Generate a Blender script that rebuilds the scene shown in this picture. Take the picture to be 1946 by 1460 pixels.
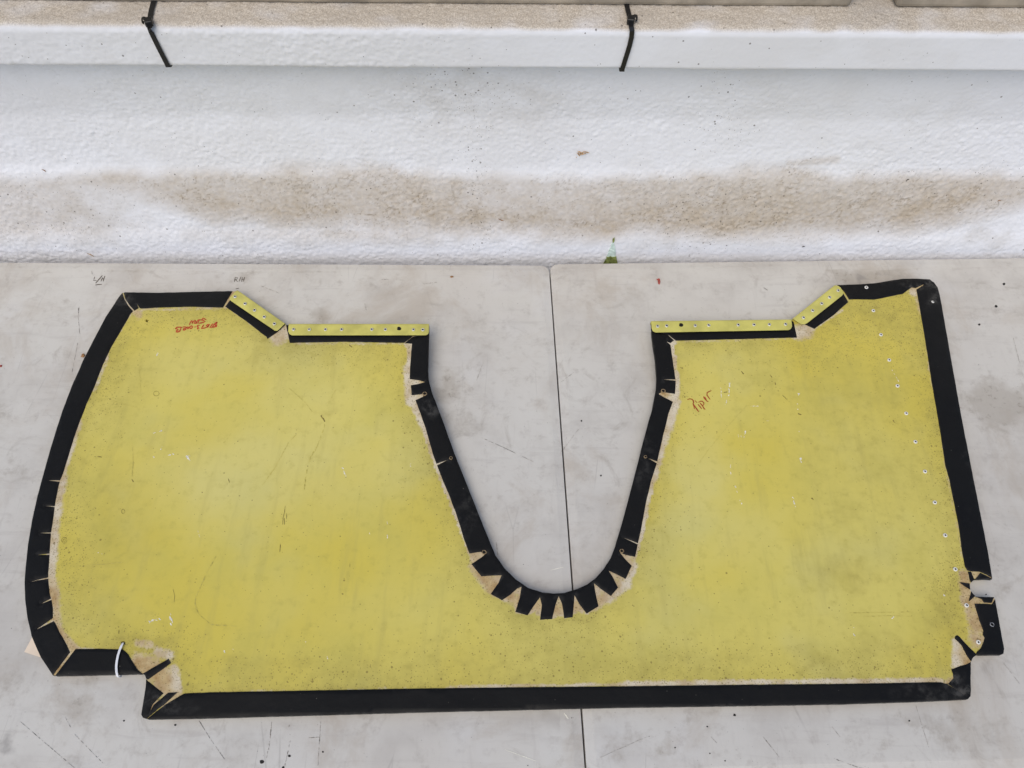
import bpy, bmesh, math, random
import numpy as np
from mathutils import Vector, Matrix
from mathutils.geometry import delaunay_2d_cdt

# ------------------------------------------------------------------ camera, light, exposure
scene = bpy.context.scene
for o in list(bpy.data.objects):
    bpy.data.objects.remove(o)
ZT = 0.74                       # table-top height
CAMZ = ZT + 1.0                 # camera one metre above the table
FPX, CX, CY = 1500.0, 973.0, 730.0
PITCH = math.radians(58.4)
ROLL = math.radians(1.0)
cam = bpy.data.cameras.new('camera')
cam.sensor_width = 36.0
cam.lens = 36.0 * FPX / 1946.0
cam.clip_start = 0.05
cam.clip_end = 200.0
camo = bpy.data.objects.new('camera', cam)
scene.collection.objects.link(camo)
camo.location = (0, 0, CAMZ)
camo.rotation_euler = (Matrix.Rotation(math.pi / 2 - PITCH, 3, 'X') @ Matrix.Rotation(ROLL, 3, 'Z')).to_euler()
scene.camera = camo
scene.render.resolution_x = 1024
scene.render.resolution_y = 768

SUN_EL, SUN_AZ = math.radians(57), math.radians(205)      # azimuth clockwise from +Y: behind the photographer, a little left
world = bpy.data.worlds.new('World')
scene.world = world
world.use_nodes = True
wn = world.node_tree
sky = wn.nodes.new('ShaderNodeTexSky')
sky.sky_type = 'NISHITA'
sky.sun_disc = False
sky.sun_elevation = SUN_EL
sky.sun_rotation = SUN_AZ
sky.air_density = 1.0
sky.dust_density = 1.8
sky.ozone_density = 0.6
wn.nodes['Background'].inputs['Strength'].default_value = 0.13
wn.links.new(sky.outputs['Color'], wn.nodes['Background'].inputs['Color'])
sun = bpy.data.lights.new('sun', 'SUN')
sun.energy = 1.3
sun.angle = math.radians(55)
sun.color = (1.0, 0.920, 0.765)
suno = bpy.data.objects.new('sun', sun)
scene.collection.objects.link(suno)
sd = Vector((math.sin(SUN_AZ) * math.cos(SUN_EL), math.cos(SUN_AZ) * math.cos(SUN_EL), math.sin(SUN_EL)))
suno.rotation_euler = sd.to_track_quat('Z', 'Y').to_euler()
scene.view_settings.view_transform = 'Standard'
scene.view_settings.look = 'None'
scene.view_settings.exposure = 0.20
scene.view_settings.gamma = 1.0
scene.render.engine = 'CYCLES'
scene.cycles.max_bounces = 4
scene.cycles.diffuse_bounces = 3
scene.cycles.glossy_bounces = 2

random.seed(7)
rng = np.random.default_rng(7)
COL = scene.collection

# ------------------------------------------------------------------ measuring helpers (photo pixels -> points on real surfaces)
cr, sr, cp, sp = math.cos(ROLL), math.sin(ROLL), math.cos(PITCH), math.sin(PITCH)

def rays(P):
    P = np.asarray(P, float).reshape(-1, 2)
    x = (P[:, 0] - CX) / FPX
    y = -(P[:, 1] - CY) / FPX
    x, y = cr * x - sr * y, sr * x + cr * y
    return np.stack([x, y * sp + cp, y * cp - sp], 1)

def on_z(P, z):
    d = rays(P)
    t = (np.asarray(z) - CAMZ) / d[:, 2]
    return d * t[:, None] + np.array([0, 0, CAMZ])

def on_plane(P, p0, n):
    d = rays(P)
    c = np.array([0, 0, CAMZ])
    t = ((np.asarray(p0) - c) @ n) / (d @ n)
    return c + d * t[:, None]

def project(V):
    V = np.asarray(V, float) - np.array([0, 0, CAMZ])
    f = V[:, 1] * cp - V[:, 2] * sp
    x = V[:, 0] / f
    y = (V[:, 1] * sp + V[:, 2] * cp) / f
    x, y = cr * x + sr * y, -sr * x + cr * y
    return np.stack([CX + x * FPX, CY - y * FPX], 1)

# the panel bows up a little at the two inner upper corners
ZB = ZT + 0.0130
W1 = on_z([(800, 650)], ZB)[0]
W2 = on_z([(1255, 645)], ZB)[0]

def zboard(x, y):
    a = (x - W1[0]) ** 2 + ((y - W1[1]) * 0.8) ** 2
    b = (x - W2[0]) ** 2 + ((y - W2[1]) * 0.8) ** 2
    return ZB + 0.013 * np.exp(-a / (2 * 0.075 ** 2)) + 0.013 * np.exp(-b / (2 * 0.075 ** 2)) \
        + 0.0012 * np.sin(x * 7.0 + 1.0) * np.sin(y * 9.0)

def on_board(P, dz=0.0):
    z = np.full(len(P), ZB + dz)
    for _ in range(6):
        q = on_z(P, z)
        z = zboard(q[:, 0], q[:, 1]) + dz
    return on_z(P, z)

def on_table(P, dz=0.0):
    return on_z(P, ZT + dz)

# ------------------------------------------------------------------ scene helpers
def link(o, parent=None):
    COL.objects.link(o)
    if parent:
        o.parent = parent
    return o

def origin(parent):
    p = np.zeros(3)
    while parent:
        p = p + np.array(parent.location)
        parent = parent.parent
    return p

def mesh_obj(name, V, F, mat, parent=None, smooth=False, loc=None, mats=None, fm=None):
    """V in world coordinates; stored relative to the parent's (or own) base point."""
    V = np.asarray(V, float)
    base = origin(parent)
    l = np.array(loc, float) if loc is not None else base
    me = bpy.data.meshes.new(name)
    me.from_pydata((V - l).tolist(), [], [tuple(int(i) for i in f) for f in F])
    for m in (mats or [mat]):
        me.materials.append(m)
    if fm is not None:
        me.polygons.foreach_set('material_index', fm)
    if smooth:
        me.polygons.foreach_set('use_smooth', [True] * len(me.polygons))
    me.update()
    o = bpy.data.objects.new(name, me)
    link(o, parent)
    o.location = l - base
    return o

def attr(o, name, vals):
    a = o.data.attributes.new(name, 'FLOAT', 'POINT')
    a.data.foreach_set('value', np.asarray(vals, dtype=np.float32))

def tag(o, label=None, cat=None, group=None, kind=None):
    if label: o['label'] = label
    if cat: o['category'] = cat
    if group: o['group'] = group
    if kind: o['kind'] = kind
    return o

def empty(name, loc):
    o = bpy.data.objects.new(name, None)
    o.location = loc
    o.empty_display_size = 0.05
    return link(o)

def densify(P, step=8.0):
    out = []
    n = len(P)
    for i in range(n):
        a = np.array(P[i], float); b = np.array(P[(i + 1) % n], float)
        k = max(1, int(np.linalg.norm(b - a) // step))
        for j in range(k):
            out.append(a + (b - a) * j / k)
    return np.array(out)

def area2(P):
    P = np.asarray(P); q = np.roll(P, -1, 0)
    return float(np.sum(P[:, 0] * q[:, 1] - q[:, 0] * P[:, 1]))

def ribbon_geo(pts, w, taper=0.6):
    """pixel polyline -> pixel strip (left/right lists)"""
    p = np.array(pts, float)
    if len(p) == 1:
        p = np.array([p[0] - [0.4, 0], p[0] + [0.4, 0]])
    seg = [p[0]]
    for a, b in zip(p[:-1], p[1:]):
        k = max(1, int(np.linalg.norm(b - a) // 3))
        for j in range(1, k + 1):
            seg.append(a + (b - a) * j / k)
    p = np.array(seg)
    t = np.gradient(p, axis=0)
    t /= np.linalg.norm(t, axis=1)[:, None] + 1e-9
    n = np.stack([-t[:, 1], t[:, 0]], 1)
    k = len(p)
    s = np.linspace(0, 1, k)
    ww = w * (taper + (1 - taper) * np.minimum(1, 4 * np.minimum(s, 1 - s) + 0.15)) * 0.5
    p = np.vstack([p[0] - t[0] * w * .3, p, p[-1] + t[-1] * w * .3])
    n = np.vstack([n[0], n, n[-1]]); ww = np.concatenate([[w * .2], ww, [w * .2]])
    return p + n * ww[:, None], p - n * ww[:, None]

def strokes_obj(name, strokes, surf, mat, parent, dz=0.0003, jitter=0.0):
    """strokes: list of (points_px, width_px) laid as thin ink/paint on a surface"""
    V, F = [], []
    for pts, w in strokes:
        L, R = ribbon_geo(pts, w)
        if jitter:
            L = L + rng.normal(0, jitter * w, L.shape); R = R + rng.normal(0, jitter * w, R.shape)
        q = surf(np.vstack([L, R]), dz)
        b = sum(len(v) for v in V)
        k = len(L)
        V.append(q)
        for i in range(k - 1):
            F.append((b + i, b + i + 1, b + k + i + 1, b + k + i))
    o = mesh_obj(name, np.vstack(V), F, mat, parent)
    bm = bmesh.new(); bm.from_mesh(o.data)
    for f in bm.faces:
        f.normal_update()
        if f.normal.z < 0: f.normal_flip()
    bm.to_mesh(o.data); bm.free()
    return o

VINYL_WEAR = [(1762, 537, 26, 9, 1.0), (1783, 560, 9, 26, .8), (1720, 536, 40, 6, .6), (1836, 1318, 22, 12, .8), (1815, 1290, 16, 16, .7), (1760, 1316, 60, 12, .35), (862, 1000, 30, 60, .2), (820, 770, 10, 20, .6), (1845, 800, 4, 120, .3), (320, 1345, 60, 10, .3), (300, 1335, 30, 16, .5), (1228, 880, 14, 60, .3), (900, 960, 14, 40, .3), (240, 570, 16, 14, .5)]

def plate(name, P, surf, top, bot, mat, parent, bevel=0.0004, step=8.0, wob=0.0):
    """pixel polygon -> sheet with thickness lying on a surface (top/bot = heights above that surface), edge slightly rolled down"""
    P = densify(P, step)
    if area2(P) > 0: P = P[::-1]          # image y is down: this order is counter-clockwise from above
    if wob:
        P = P + rng.normal(0, wob, P.shape)
    n = len(P)
    lo_, hi_ = P.min(axis=0), P.max(axis=0)
    gx_, gy_ = np.meshgrid(np.arange(lo_[0], hi_[0], 9.0), np.arange(lo_[1], hi_[1], 8.0))
    g = np.stack([gx_.ravel(), gy_.ravel()], 1)
    g = g[inside(g, P)]
    if len(g): g = g[seg_dist(g, [P]) > 3.2]
    t = np.roll(P, -1, 0) - np.roll(P, 1, 0); t /= np.linalg.norm(t, axis=1)[:, None] + 1e-9
    r = P + np.stack([t[:, 1], -t[:, 0]], 1) * 1.3
    if inside(r, P).mean() < .5: r = P - np.stack([t[:, 1], -t[:, 0]], 1) * 1.3
    r = r[inside(r, P)]
    r = r[seg_dist(r, [P]) > 1.0]
    pts = np.vstack([P, r, g])
    vo, eo, fo, ov, _, _ = delaunay_2d_cdt([Vector(p) for p in pts], [], [list(range(n))], 1, 1e-4)
    Q = np.array([(v.x, v.y) for v in vo])
    F = [tuple(f) for f in fo]
    cen = np.array([Q[list(f)].mean(axis=0) for f in F])
    F = [f for f, k in zip(F, inside(cen, P)) if k]
    rimv = np.zeros(len(Q), bool)
    for i, src in enumerate(ov):
        if any(k < n for k in src): rimv[i] = True
    T = surf(Q, top); T[:, 2] -= np.where(rimv, bevel, 0)
    B = T.copy(); B[:, 2] -= np.where(rimv, top - bot - bevel, top - bot)
    k = len(Q); cnt = set()
    for f in F:
        for a_, b_ in zip(f, f[1:] + f[:1]): cnt.add((a_, b_))
    FF = F + [tuple(i + k for i in f[::-1]) for f in F] + [(b_, a_, a_ + k, b_ + k) for a_, b_ in cnt if (b_, a_) not in cnt]
    o = mesh_obj(name, np.vstack([T, B]), FF, mat, parent, smooth=True, loc=origin(parent))
    bm = bmesh.new(); bm.from_mesh(o.data); bmesh.ops.recalc_face_normals(bm, faces=bm.faces); bm.to_mesh(o.data); bm.free()
    o.data.set_sharp_from_angle(angle=math.radians(45))
    if mat == M['vinyl']:
        w_ = ellipses(Q, VINYL_WEAR)
        w_ = np.maximum(w_, .35 * rimv); attr(o, 'wear', np.concatenate([w_, w_]))
    return o

def strap(name, path, normals, width, thick, mat, parent=None, loc=None, taper_end=False):
    """flat band swept along a 3-D path; normals = the outward side of the band"""
    p = np.array(path, float); nn = np.array(normals, float)
    nn /= np.linalg.norm(nn, axis=1)[:, None]
    t = np.gradient(p, axis=0); t /= np.linalg.norm(t, axis=1)[:, None]
    s = np.cross(t, nn); s /= np.linalg.norm(s, axis=1)[:, None]
    V, F = [], []
    h, w, c = thick / 2, width / 2, min(thick, width) * 0.18
    for i in range(len(p)):
        for a, b in ((-w + c, -h), (w - c, -h), (w, -h + c), (w, h - c), (w - c, h), (-w + c, h), (-w, h - c), (-w, -h + c)):
            V.append(p[i] + s[i] * a + nn[i] * b)
    for i in range(len(p) - 1):
        for j in range(8):
            k = (j + 1) % 8
            F.append((i * 8 + j, i * 8 + k, i * 8 + 8 + k, i * 8 + 8 + j))
    F.append(tuple(range(7, -1, -1)))
    e = (len(p) - 1) * 8
    F.append(tuple(range(e, e + 8)))
    o = mesh_obj(name, V, F, mat, parent, loc=loc)
    bm = bmesh.new(); bm.from_mesh(o.data)
    bmesh.ops.recalc_face_normals(bm, faces=bm.faces); bm.to_mesh(o.data); bm.free()
    return o

def lathe(prof, seg=16):
    V, F = [], []
    for r, z in prof:
        for i in range(seg):
            a = 2 * math.pi * i / seg
            V.append((r * math.cos(a), r * math.sin(a), z))
    for k in range(len(prof) - 1):
        for i in range(seg):
            j = (i + 1) % seg
            F.append((k * seg + i, k * seg + j, (k + 1) * seg + j, (k + 1) * seg + i))
    F.append(tuple((len(prof) - 1) * seg + i for i in range(seg)))
    return V, F

def tube(P, r, seg=10):
    P = np.array(P, float)
    t = np.gradient(P, axis=0); t /= np.linalg.norm(t, axis=1)[:, None]
    V, F = [], []
    for i in range(len(P)):
        up = np.array([0, 0, 1.0]) if abs(t[i][2]) < .9 else np.array([1.0, 0, 0])
        a = np.cross(t[i], up); a /= np.linalg.norm(a); b = np.cross(t[i], a)
        rr = r[i] if hasattr(r, '__len__') else r
        for k in range(seg):
            q = 2 * math.pi * k / seg
            V.append(P[i] + (a * math.cos(q) + b * math.sin(q)) * rr)
    for i in range(len(P) - 1):
        for k in range(seg):
            m = (k + 1) % seg
            F.append((i * seg + k, i * seg + m, i * seg + seg + m, i * seg + seg + k))
    F.append(tuple(range(seg))); F.append(tuple(range((len(P) - 1) * seg, len(P) * seg))[::-1])
    return V, F

def flecks(L, n=4):
    out = []
    for p_, w in L:
        p_ = np.array(p_, float)
        if len(p_) == 1:
            out.append(([tuple(p_[0])], w * .8)); continue
        d_ = np.concatenate([[0], np.cumsum(np.linalg.norm(np.diff(p_, axis=0), axis=1))])
        k = max(2, int(d_[-1] / 4.0))
        for _ in range(k * n // 3 + 1):
            a_ = random.random() * d_[-1]; l_ = random.uniform(.8, 4.2)
            q_ = [np.array([np.interp(v, d_, p_[:, 0]), np.interp(v, d_, p_[:, 1])]) + np.array([random.gauss(0, w * .28)] * 2) for v in (a_, min(d_[-1], a_ + l_))]
            if np.linalg.norm(q_[1] - q_[0]) < .3: q_[1] = q_[0] + np.array([.5, .4])
            out.append(([tuple(v) for v in q_], w * random.uniform(.35, 1.0)))
    return out

# ------------------------------------------------------------------ masks in pixel space
def capsule(Q, caps):
    """soft union of capsules ((x1,y1),(x2,y2),radius,strength): 1 inside fading to 0 at 1.6 radius"""
    m = np.zeros(len(Q))
    for a, b, r, s in caps:
        a = np.array(a, float); b = np.array(b, float)
        d = b - a; L = max(1e-9, d @ d)
        t = np.clip(((Q - a) @ d) / L, 0, 1)
        dist = np.linalg.norm(Q - a - t[:, None] * d, axis=1)
        m = np.maximum(m, s * np.clip((1.55 - dist / r) / 1.15, 0, 1))
    return m

def ellipses(Q, E):
    m = np.zeros(len(Q))
    x0, y0 = Q[:, 0], Q[:, 1]
    Q = Q + np.stack([9 * np.sin(y0 / 17 + x0 / 41) + 5 * np.sin(y0 / 7.3 - x0 / 11) + 3 * np.sin(x0 / 5.1 + y0 / 9), 7 * np.sin(x0 / 19 + 2 + y0 / 47) + 4 * np.sin(x0 / 8.1 + y0 / 13) + 2.5 * np.sin(y0 / 4.3 - x0 / 6.2)], 1)
    for x, y, rx, ry, s in E:
        d = np.sqrt(((Q[:, 0] - x) / rx) ** 2 + ((Q[:, 1] - y) / ry) ** 2)
        m = np.maximum(m, s * np.clip(1.5 - d, 0, 1) ** 1.3)
    return m

def seg_dist(Q, polys):
    best = np.full(len(Q), 1e9)
    for P in polys:
        P = np.asarray(P, float)
        for a, b in zip(P, np.roll(P, -1, 0)):
            d = b - a; L = max(1e-9, d @ d)
            t = np.clip(((Q - a) @ d) / L, 0, 1)
            best = np.minimum(best, np.linalg.norm(Q - a - t[:, None] * d, axis=1))
    return best

def inside(Q, P):
    P = np.asarray(P, float)
    c = np.zeros(len(Q), bool)
    x, y = Q[:, 0], Q[:, 1]
    for (x1, y1), (x2, y2) in zip(P, np.roll(P, -1, 0)):
        if y1 == y2: continue
        k = ((y1 > y) != (y2 > y)) & (x < (x2 - x1) * (y - y1) / (y2 - y1) + x1)
        c ^= k
    return c

# ------------------------------------------------------------------ material helpers
class NT:
    def __init__(self, name):
        self.m = bpy.data.materials.new(name); self.m.use_nodes = True
        self.t = self.m.node_tree; self.b = self.t.nodes['Principled BSDF']
        tc = self.t.nodes.new('ShaderNodeTexCoord'); self.co = tc.outputs['Object']
    def n(self, k, **kw):
        x = self.t.nodes.new(k)
        for a, v in kw.items(): setattr(x, a, v)
        return x
    def set(self, sock, v):
        if hasattr(v, 'is_output'): self.t.links.new(v, sock)
        elif isinstance(v, (tuple, list)) and len(v) == 3 and sock.type == 'RGBA': sock.default_value = (*v, 1)
        else: sock.default_value = v
    def math(self, op, a, b=0.0, c=0.0, clamp=False):
        x = self.n('ShaderNodeMath', operation=op, use_clamp=clamp)
        self.set(x.inputs[0], a); self.set(x.inputs[1], b); self.set(x.inputs[2], c)
        return x.outputs[0]
    def mul(self, a, b): return self.math('MULTIPLY', a, b)
    def add(self, a, b): return self.math('ADD', a, b)
    def map(self, v, a, b, c=0.0, d=1.0):
        x = self.n('ShaderNodeMapRange', interpolation_type='SMOOTHSTEP')
        for i, q in enumerate((v, a, b, c, d)): self.set(x.inputs[i], q)
        return x.outputs[0]
    def mix(self, f, a, b, mode='MIX'):
        x = self.n('ShaderNodeMix', data_type='RGBA', blend_type=mode)
        self.set(x.inputs[0], f); self.set(x.inputs[6], a); self.set(x.inputs[7], b)
        return x.outputs[2]
    def scale(self, s):
        x = self.n('ShaderNodeMapping'); self.set(x.inputs[0], self.co); x.inputs['Scale'].default_value = s
        return x.outputs[0]
    def noise(self, s, d=4, r=0.55, vec=None, dist=0.0):
        x = self.n('ShaderNodeTexNoise'); self.set(x.inputs['Vector'], vec or self.co)
        x.inputs['Scale'].default_value = s; x.inputs['Detail'].default_value = d; x.inputs['Roughness'].default_value = r
        x.inputs['Distortion'].default_value = dist
        return x.outputs['Fac']
    def vor(self, s, feature='F1', vec=None, rnd=1.0):
        x = self.n('ShaderNodeTexVoronoi', feature=feature); self.set(x.inputs['Vector'], vec or self.co)
        x.inputs['Scale'].default_value = s; x.inputs['Randomness'].default_value = rnd
        return x
    def attr(self, name):
        return self.n('ShaderNodeAttribute', attribute_name=name).outputs['Fac']
    def specks(self, s, density, r0=0.16):
        """dots: one per voronoi cell, kept when the cell's random value is below the density"""
        v = self.vor(s)
        sep = self.n('ShaderNodeSeparateColor'); self.set(sep.inputs[0], v.outputs['Color'])
        keep = self.math('LESS_THAN', sep.outputs[0], density)
        rad = self.add(self.mul(sep.outputs[1], r0 * 1.2), r0 * 0.4)
        dot = self.math('SUBTRACT', 1.0, self.map(v.outputs['Distance'], self.mul(rad, 0.6), rad), clamp=True)
        return self.mul(keep, dot)
    def bump(self, h, strength, dist, prev=None):
        x = self.n('ShaderNodeBump'); x.inputs['Strength'].default_value = strength; x.inputs['Distance'].default_value = dist
        self.set(x.inputs['Height'], h)
        if prev is not None: self.set(x.inputs['Normal'], prev)
        return x.outputs[0]
    def out(self, col, rough=0.6, spec=0.4, normal=None, metal=0.0):
        self.set(self.b.inputs['Base Color'], col); self.set(self.b.inputs['Roughness'], rough)
        self.set(self.b.inputs['Specular IOR Level'], spec); self.set(self.b.inputs['Metallic'], metal)
        if normal is not None: self.set(self.b.inputs['Normal'], normal)
        return self.m

def mat_simple(name, col, rough=0.6, spec=0.4, metal=0.0, var=0.15, ns=60, bump=0.0):
    t = NT(name)
    f = t.noise(ns, 5)
    c = t.mix(t.map(f, .3, .7), tuple(v * (1 - var) for v in col), tuple(min(1, v * (1 + var)) for v in col))
    nrm = t.bump(t.noise(ns * 6, 3), bump, 0.0006) if bump else None
    return t.out(c, rough, spec, nrm, metal)

def mat_board():
    t = NT('zinc_yellow_paint')
    res, tan, spk, edge, dirt = (t.attr(a) for a in ('residue', 'tan', 'speck', 'edge', 'dirt'))
    big = t.noise(3.2, 4); mid = t.noise(13, 5, .6); fine = t.noise(70, 6, .65)
    streak = t.noise(1.0, 5, .6, t.scale((55, 7, 1)))
    streak2 = t.noise(1.0, 5, .6, t.scale((6, 60, 1)))
    c = t.mix(t.map(big, .35, .65), (.612, .502, .082), (.640, .552, .138))
    c = t.mix(t.mul(t.map(mid, .42, .72), .40), c, (.500, .440, .085))
    c = t.mix(t.mul(t.attr('pale_patch'), t.map(t.noise(6, 3), .3, .7, .20, .60)), c, (.650, .585, .225))  # blends a paler yellow into the soft zones of the mask
    c = t.mix(t.mul(t.map(t.noise(7, 3), .5, .75), .45), c, (.570, .525, .200))
    c = t.mix(t.mul(t.map(streak, .50, .76), .36), c, (.43, .37, .10))
    c = t.mix(t.mul(t.map(streak2, .55, .80), .18), c, (.43, .37, .09))
    c = t.mix(t.mul(t.map(fine, .50, .78), .42), c, (.41, .35, .07))
    # grime
    g = t.mul(dirt, t.map(t.add(t.mul(mid, .5), t.mul(fine, .5)), .30, .68, .25, 1.0))
    c = t.mix(t.mul(g, .58), c, (.28, .225, .05))
    # worn, glue-stained border
    rn = t.add(res, t.mul(t.math('SUBTRACT', t.noise(120, 5, .72), .5), 1.35))
    rm = t.mul(t.map(rn, .28, .85), t.map(res, .02, .22))
    grain = t.noise(420, 4, .7)
    cream = t.mix(t.map(t.noise(45, 4), .35, .7), (.65, .57, .44), (.49, .375, .225))
    tanc = t.mix(t.map(t.noise(55, 5, .65), .35, .68), (.56, .42, .22), (.36, .215, .085))
    cr_ = t.mix(tan, cream, tanc)
    cr_ = t.mix(t.mul(t.map(grain, .52, .72), .55), cr_, (.27, .18, .095))
    c = t.mix(t.mul(rm, .93), c, cr_)
    # specks of dirt and old adhesive
    s1 = t.specks(170, t.mul(spk, .9), .19); s2 = t.specks(330, t.mul(spk, 1.2), .24); s3 = t.specks(520, t.mul(spk, 1.5), .30)
    c = t.mix(t.mul(s1, .62), c, (.15, .105, .025))
    c = t.mix(t.mul(s2, .62), c, (.15, .11, .025))
    c = t.mix(t.mul(s3, .62), c, (.16, .11, .03))
    nrm = t.bump(t.noise(240, 4, .6), .12, .0006)
    nrm = t.bump(rm, .15, .0005, nrm)
    return t.out(c, t.map(mid, .3, .7, .48, .62), .32, nrm)

def mat_table():
    t = NT('grey_plastic_table')
    st, dk = t.attr('stain'), t.attr('scuff')
    big = t.noise(2.4, 4); mid = t.noise(11, 6, .62); fine = t.noise(55, 6, .68); vf = t.noise(300, 4, .7)
    c = t.mix(t.map(big, .32, .68), (.600, .578, .528), (.562, .530, .478))
    c = t.mix(t.mul(t.map(mid, .44, .70), .50), c, (.430, .398, .358))
    c = t.mix(t.mul(t.map(fine, .52, .76), .50), c, (.38, .345, .305))
    wipe = t.noise(1.0, 6, .65, t.scale((9, 70, 1)), .4)
    c = t.mix(t.mul(t.map(wipe, .53, .74), .36), c, (.395, .36, .325))
    wipe2 = t.noise(1.0, 6, .65, t.scale((75, 12, 1)), .4)
    c = t.mix(t.mul(t.map(wipe2, .56, .76), .30), c, (.395, .36, .325))
    c = t.mix(t.mul(t.map(t.noise(6, 3), .55, .72), .30), c, (.62, .61, .60))
    smg = t.noise(5.5, 6, .7, None, .8)
    c = t.mix(t.mul(t.map(smg, .48, .70), .62), c, (.440, .385, .318))
    smg2 = t.noise(17, 6, .72, None, 1.2)
    c = t.mix(t.mul(t.map(smg2, .54, .74), .55), c, (.335, .300, .255))
    sm = t.map(t.add(st, t.add(t.mul(t.math('SUBTRACT', mid, .5), 1.2), t.mul(t.math('SUBTRACT', fine, .5), 1.0))), .18, .80)
    c = t.mix(t.mul(sm, .60), c, (.370, .330, .275))
    sp_ = t.mul(st, t.map(t.noise(95, 5, .7), .54, .72))
    c = t.mix(t.mul(sp_, .7), c, (.20, .165, .13))
    d = t.map(t.add(dk, t.mul(t.math('SUBTRACT', fine, .5), .8)), .35, .9)
    c = t.mix(t.mul(d, .6), c, (.23, .215, .20))
    s1 = t.specks(85, .06, .06); s2 = t.specks(260, .10, .12)
    c = t.mix(t.mul(s1, .75), c, (.10, .085, .07))
    c = t.mix(t.mul(s2, .55), c, (.17, .15, .13))
    # hairline scratches
    for i, (ang, sc) in enumerate(((.5, 16), (1.35, 13))):
        m = t.n('ShaderNodeMapping'); t.set(m.inputs[0], t.co); m.inputs['Rotation'].default_value = (0, 0, ang); m.inputs['Location'].default_value = (i * 3.1, i * 1.7, 0)
        m.inputs['Scale'].default_value = (sc, sc * .13, 1)
        v = t.vor(1.0, 'DISTANCE_TO_EDGE', m.outputs[0])
        line = t.math('SUBTRACT', 1.0, t.map(v.outputs['Distance'], .002, .008), clamp=True)
        line = t.mul(line, t.map(t.noise(9 + i, 2), .56, .70))
        c = t.mix(t.mul(line, .26), c, (.24, .22, .20))
    nrm = t.bump(vf, .10, .0005)
    nrm = t.bump(t.noise(26, 3), .10, .002, nrm)
    return t.out(c, t.map(fine, .3, .7, .40, .58), .35, nrm)

def mat_wall():
    """white paint on rough render; the relief itself is geometry, only colour and grit come from here"""
    t = NT('painted_stucco')
    d, sand, spk, gry, crs, tone = (t.attr(a) for a in ('dirt', 'sand', 'speck', 'grey', 'crease', 'tone'))
    n1 = t.noise(150, 3, .62)
    c = t.mix(t.map(tone, .2, .8), (.770, .775, .812), (.735, .735, .760))
    c = t.mix(t.mul(crs, .16), c, (.36, .34, .32))
    c = t.mix(t.mul(gry, .55), c, (.50, .475, .445))
    dcol = t.mix(t.map(n1, .35, .65), (.395, .318, .228), (.485, .403, .303))
    c = t.mix(t.mul(d, .88), c, dcol)
    c = t.mix(t.mul(t.mul(crs, d), .62), c, (.18, .135, .085))
    grit = t.noise(560, 3, .7)
    sc_ = t.mix(t.map(grit, .35, .66), (.400, .345, .280), (.670, .605, .515))
    sc_ = t.mix(t.mul(t.map(t.noise(14, 3), .45, .7), .35), sc_, (.43, .385, .33))
    c = t.mix(sand, c, sc_)
    s1 = t.specks(150, spk, .17); s2 = t.specks(290, t.mul(spk, 1.2), .19)
    c = t.mix(t.mul(s1, .75), c, (.10, .085, .07)); c = t.mix(t.mul(s2, .65), c, (.13, .11, .09))
    return t.out(c, .72, .25)

def mat_vinyl():
    t = NT('black_vinyl')
    wear = t.attr('wear')
    f = t.noise(9, 3); g = t.noise(520, 2, .5); sm = t.noise(30, 5, .68)
    c = t.mix(t.map(f, .3, .7), (.0042, .0042, .0043), (.0064, .0062, .0060))
    c = t.mix(t.mul(t.map(sm, .58, .78), .32), c, (.022, .021, .020))
    wm = t.mul(wear, t.map(t.noise(85, 5, .75), .40, .66))
    c = t.mix(t.mul(wm, .75), c, (.105, .100, .092))
    c = t.mix(t.mul(t.specks(75, .10, .055), .6), c, (.20, .185, .155))
    c = t.mix(t.mul(t.specks(240, .05, .12), .35), c, (.12, .11, .095))
    nrm = t.bump(g, .22, .0004)
    nrm = t.bump(t.noise(38, 3), .30, .003, nrm)
    return t.out(c, t.map(sm, .3, .75, .60, .44), .17, nrm)

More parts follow.
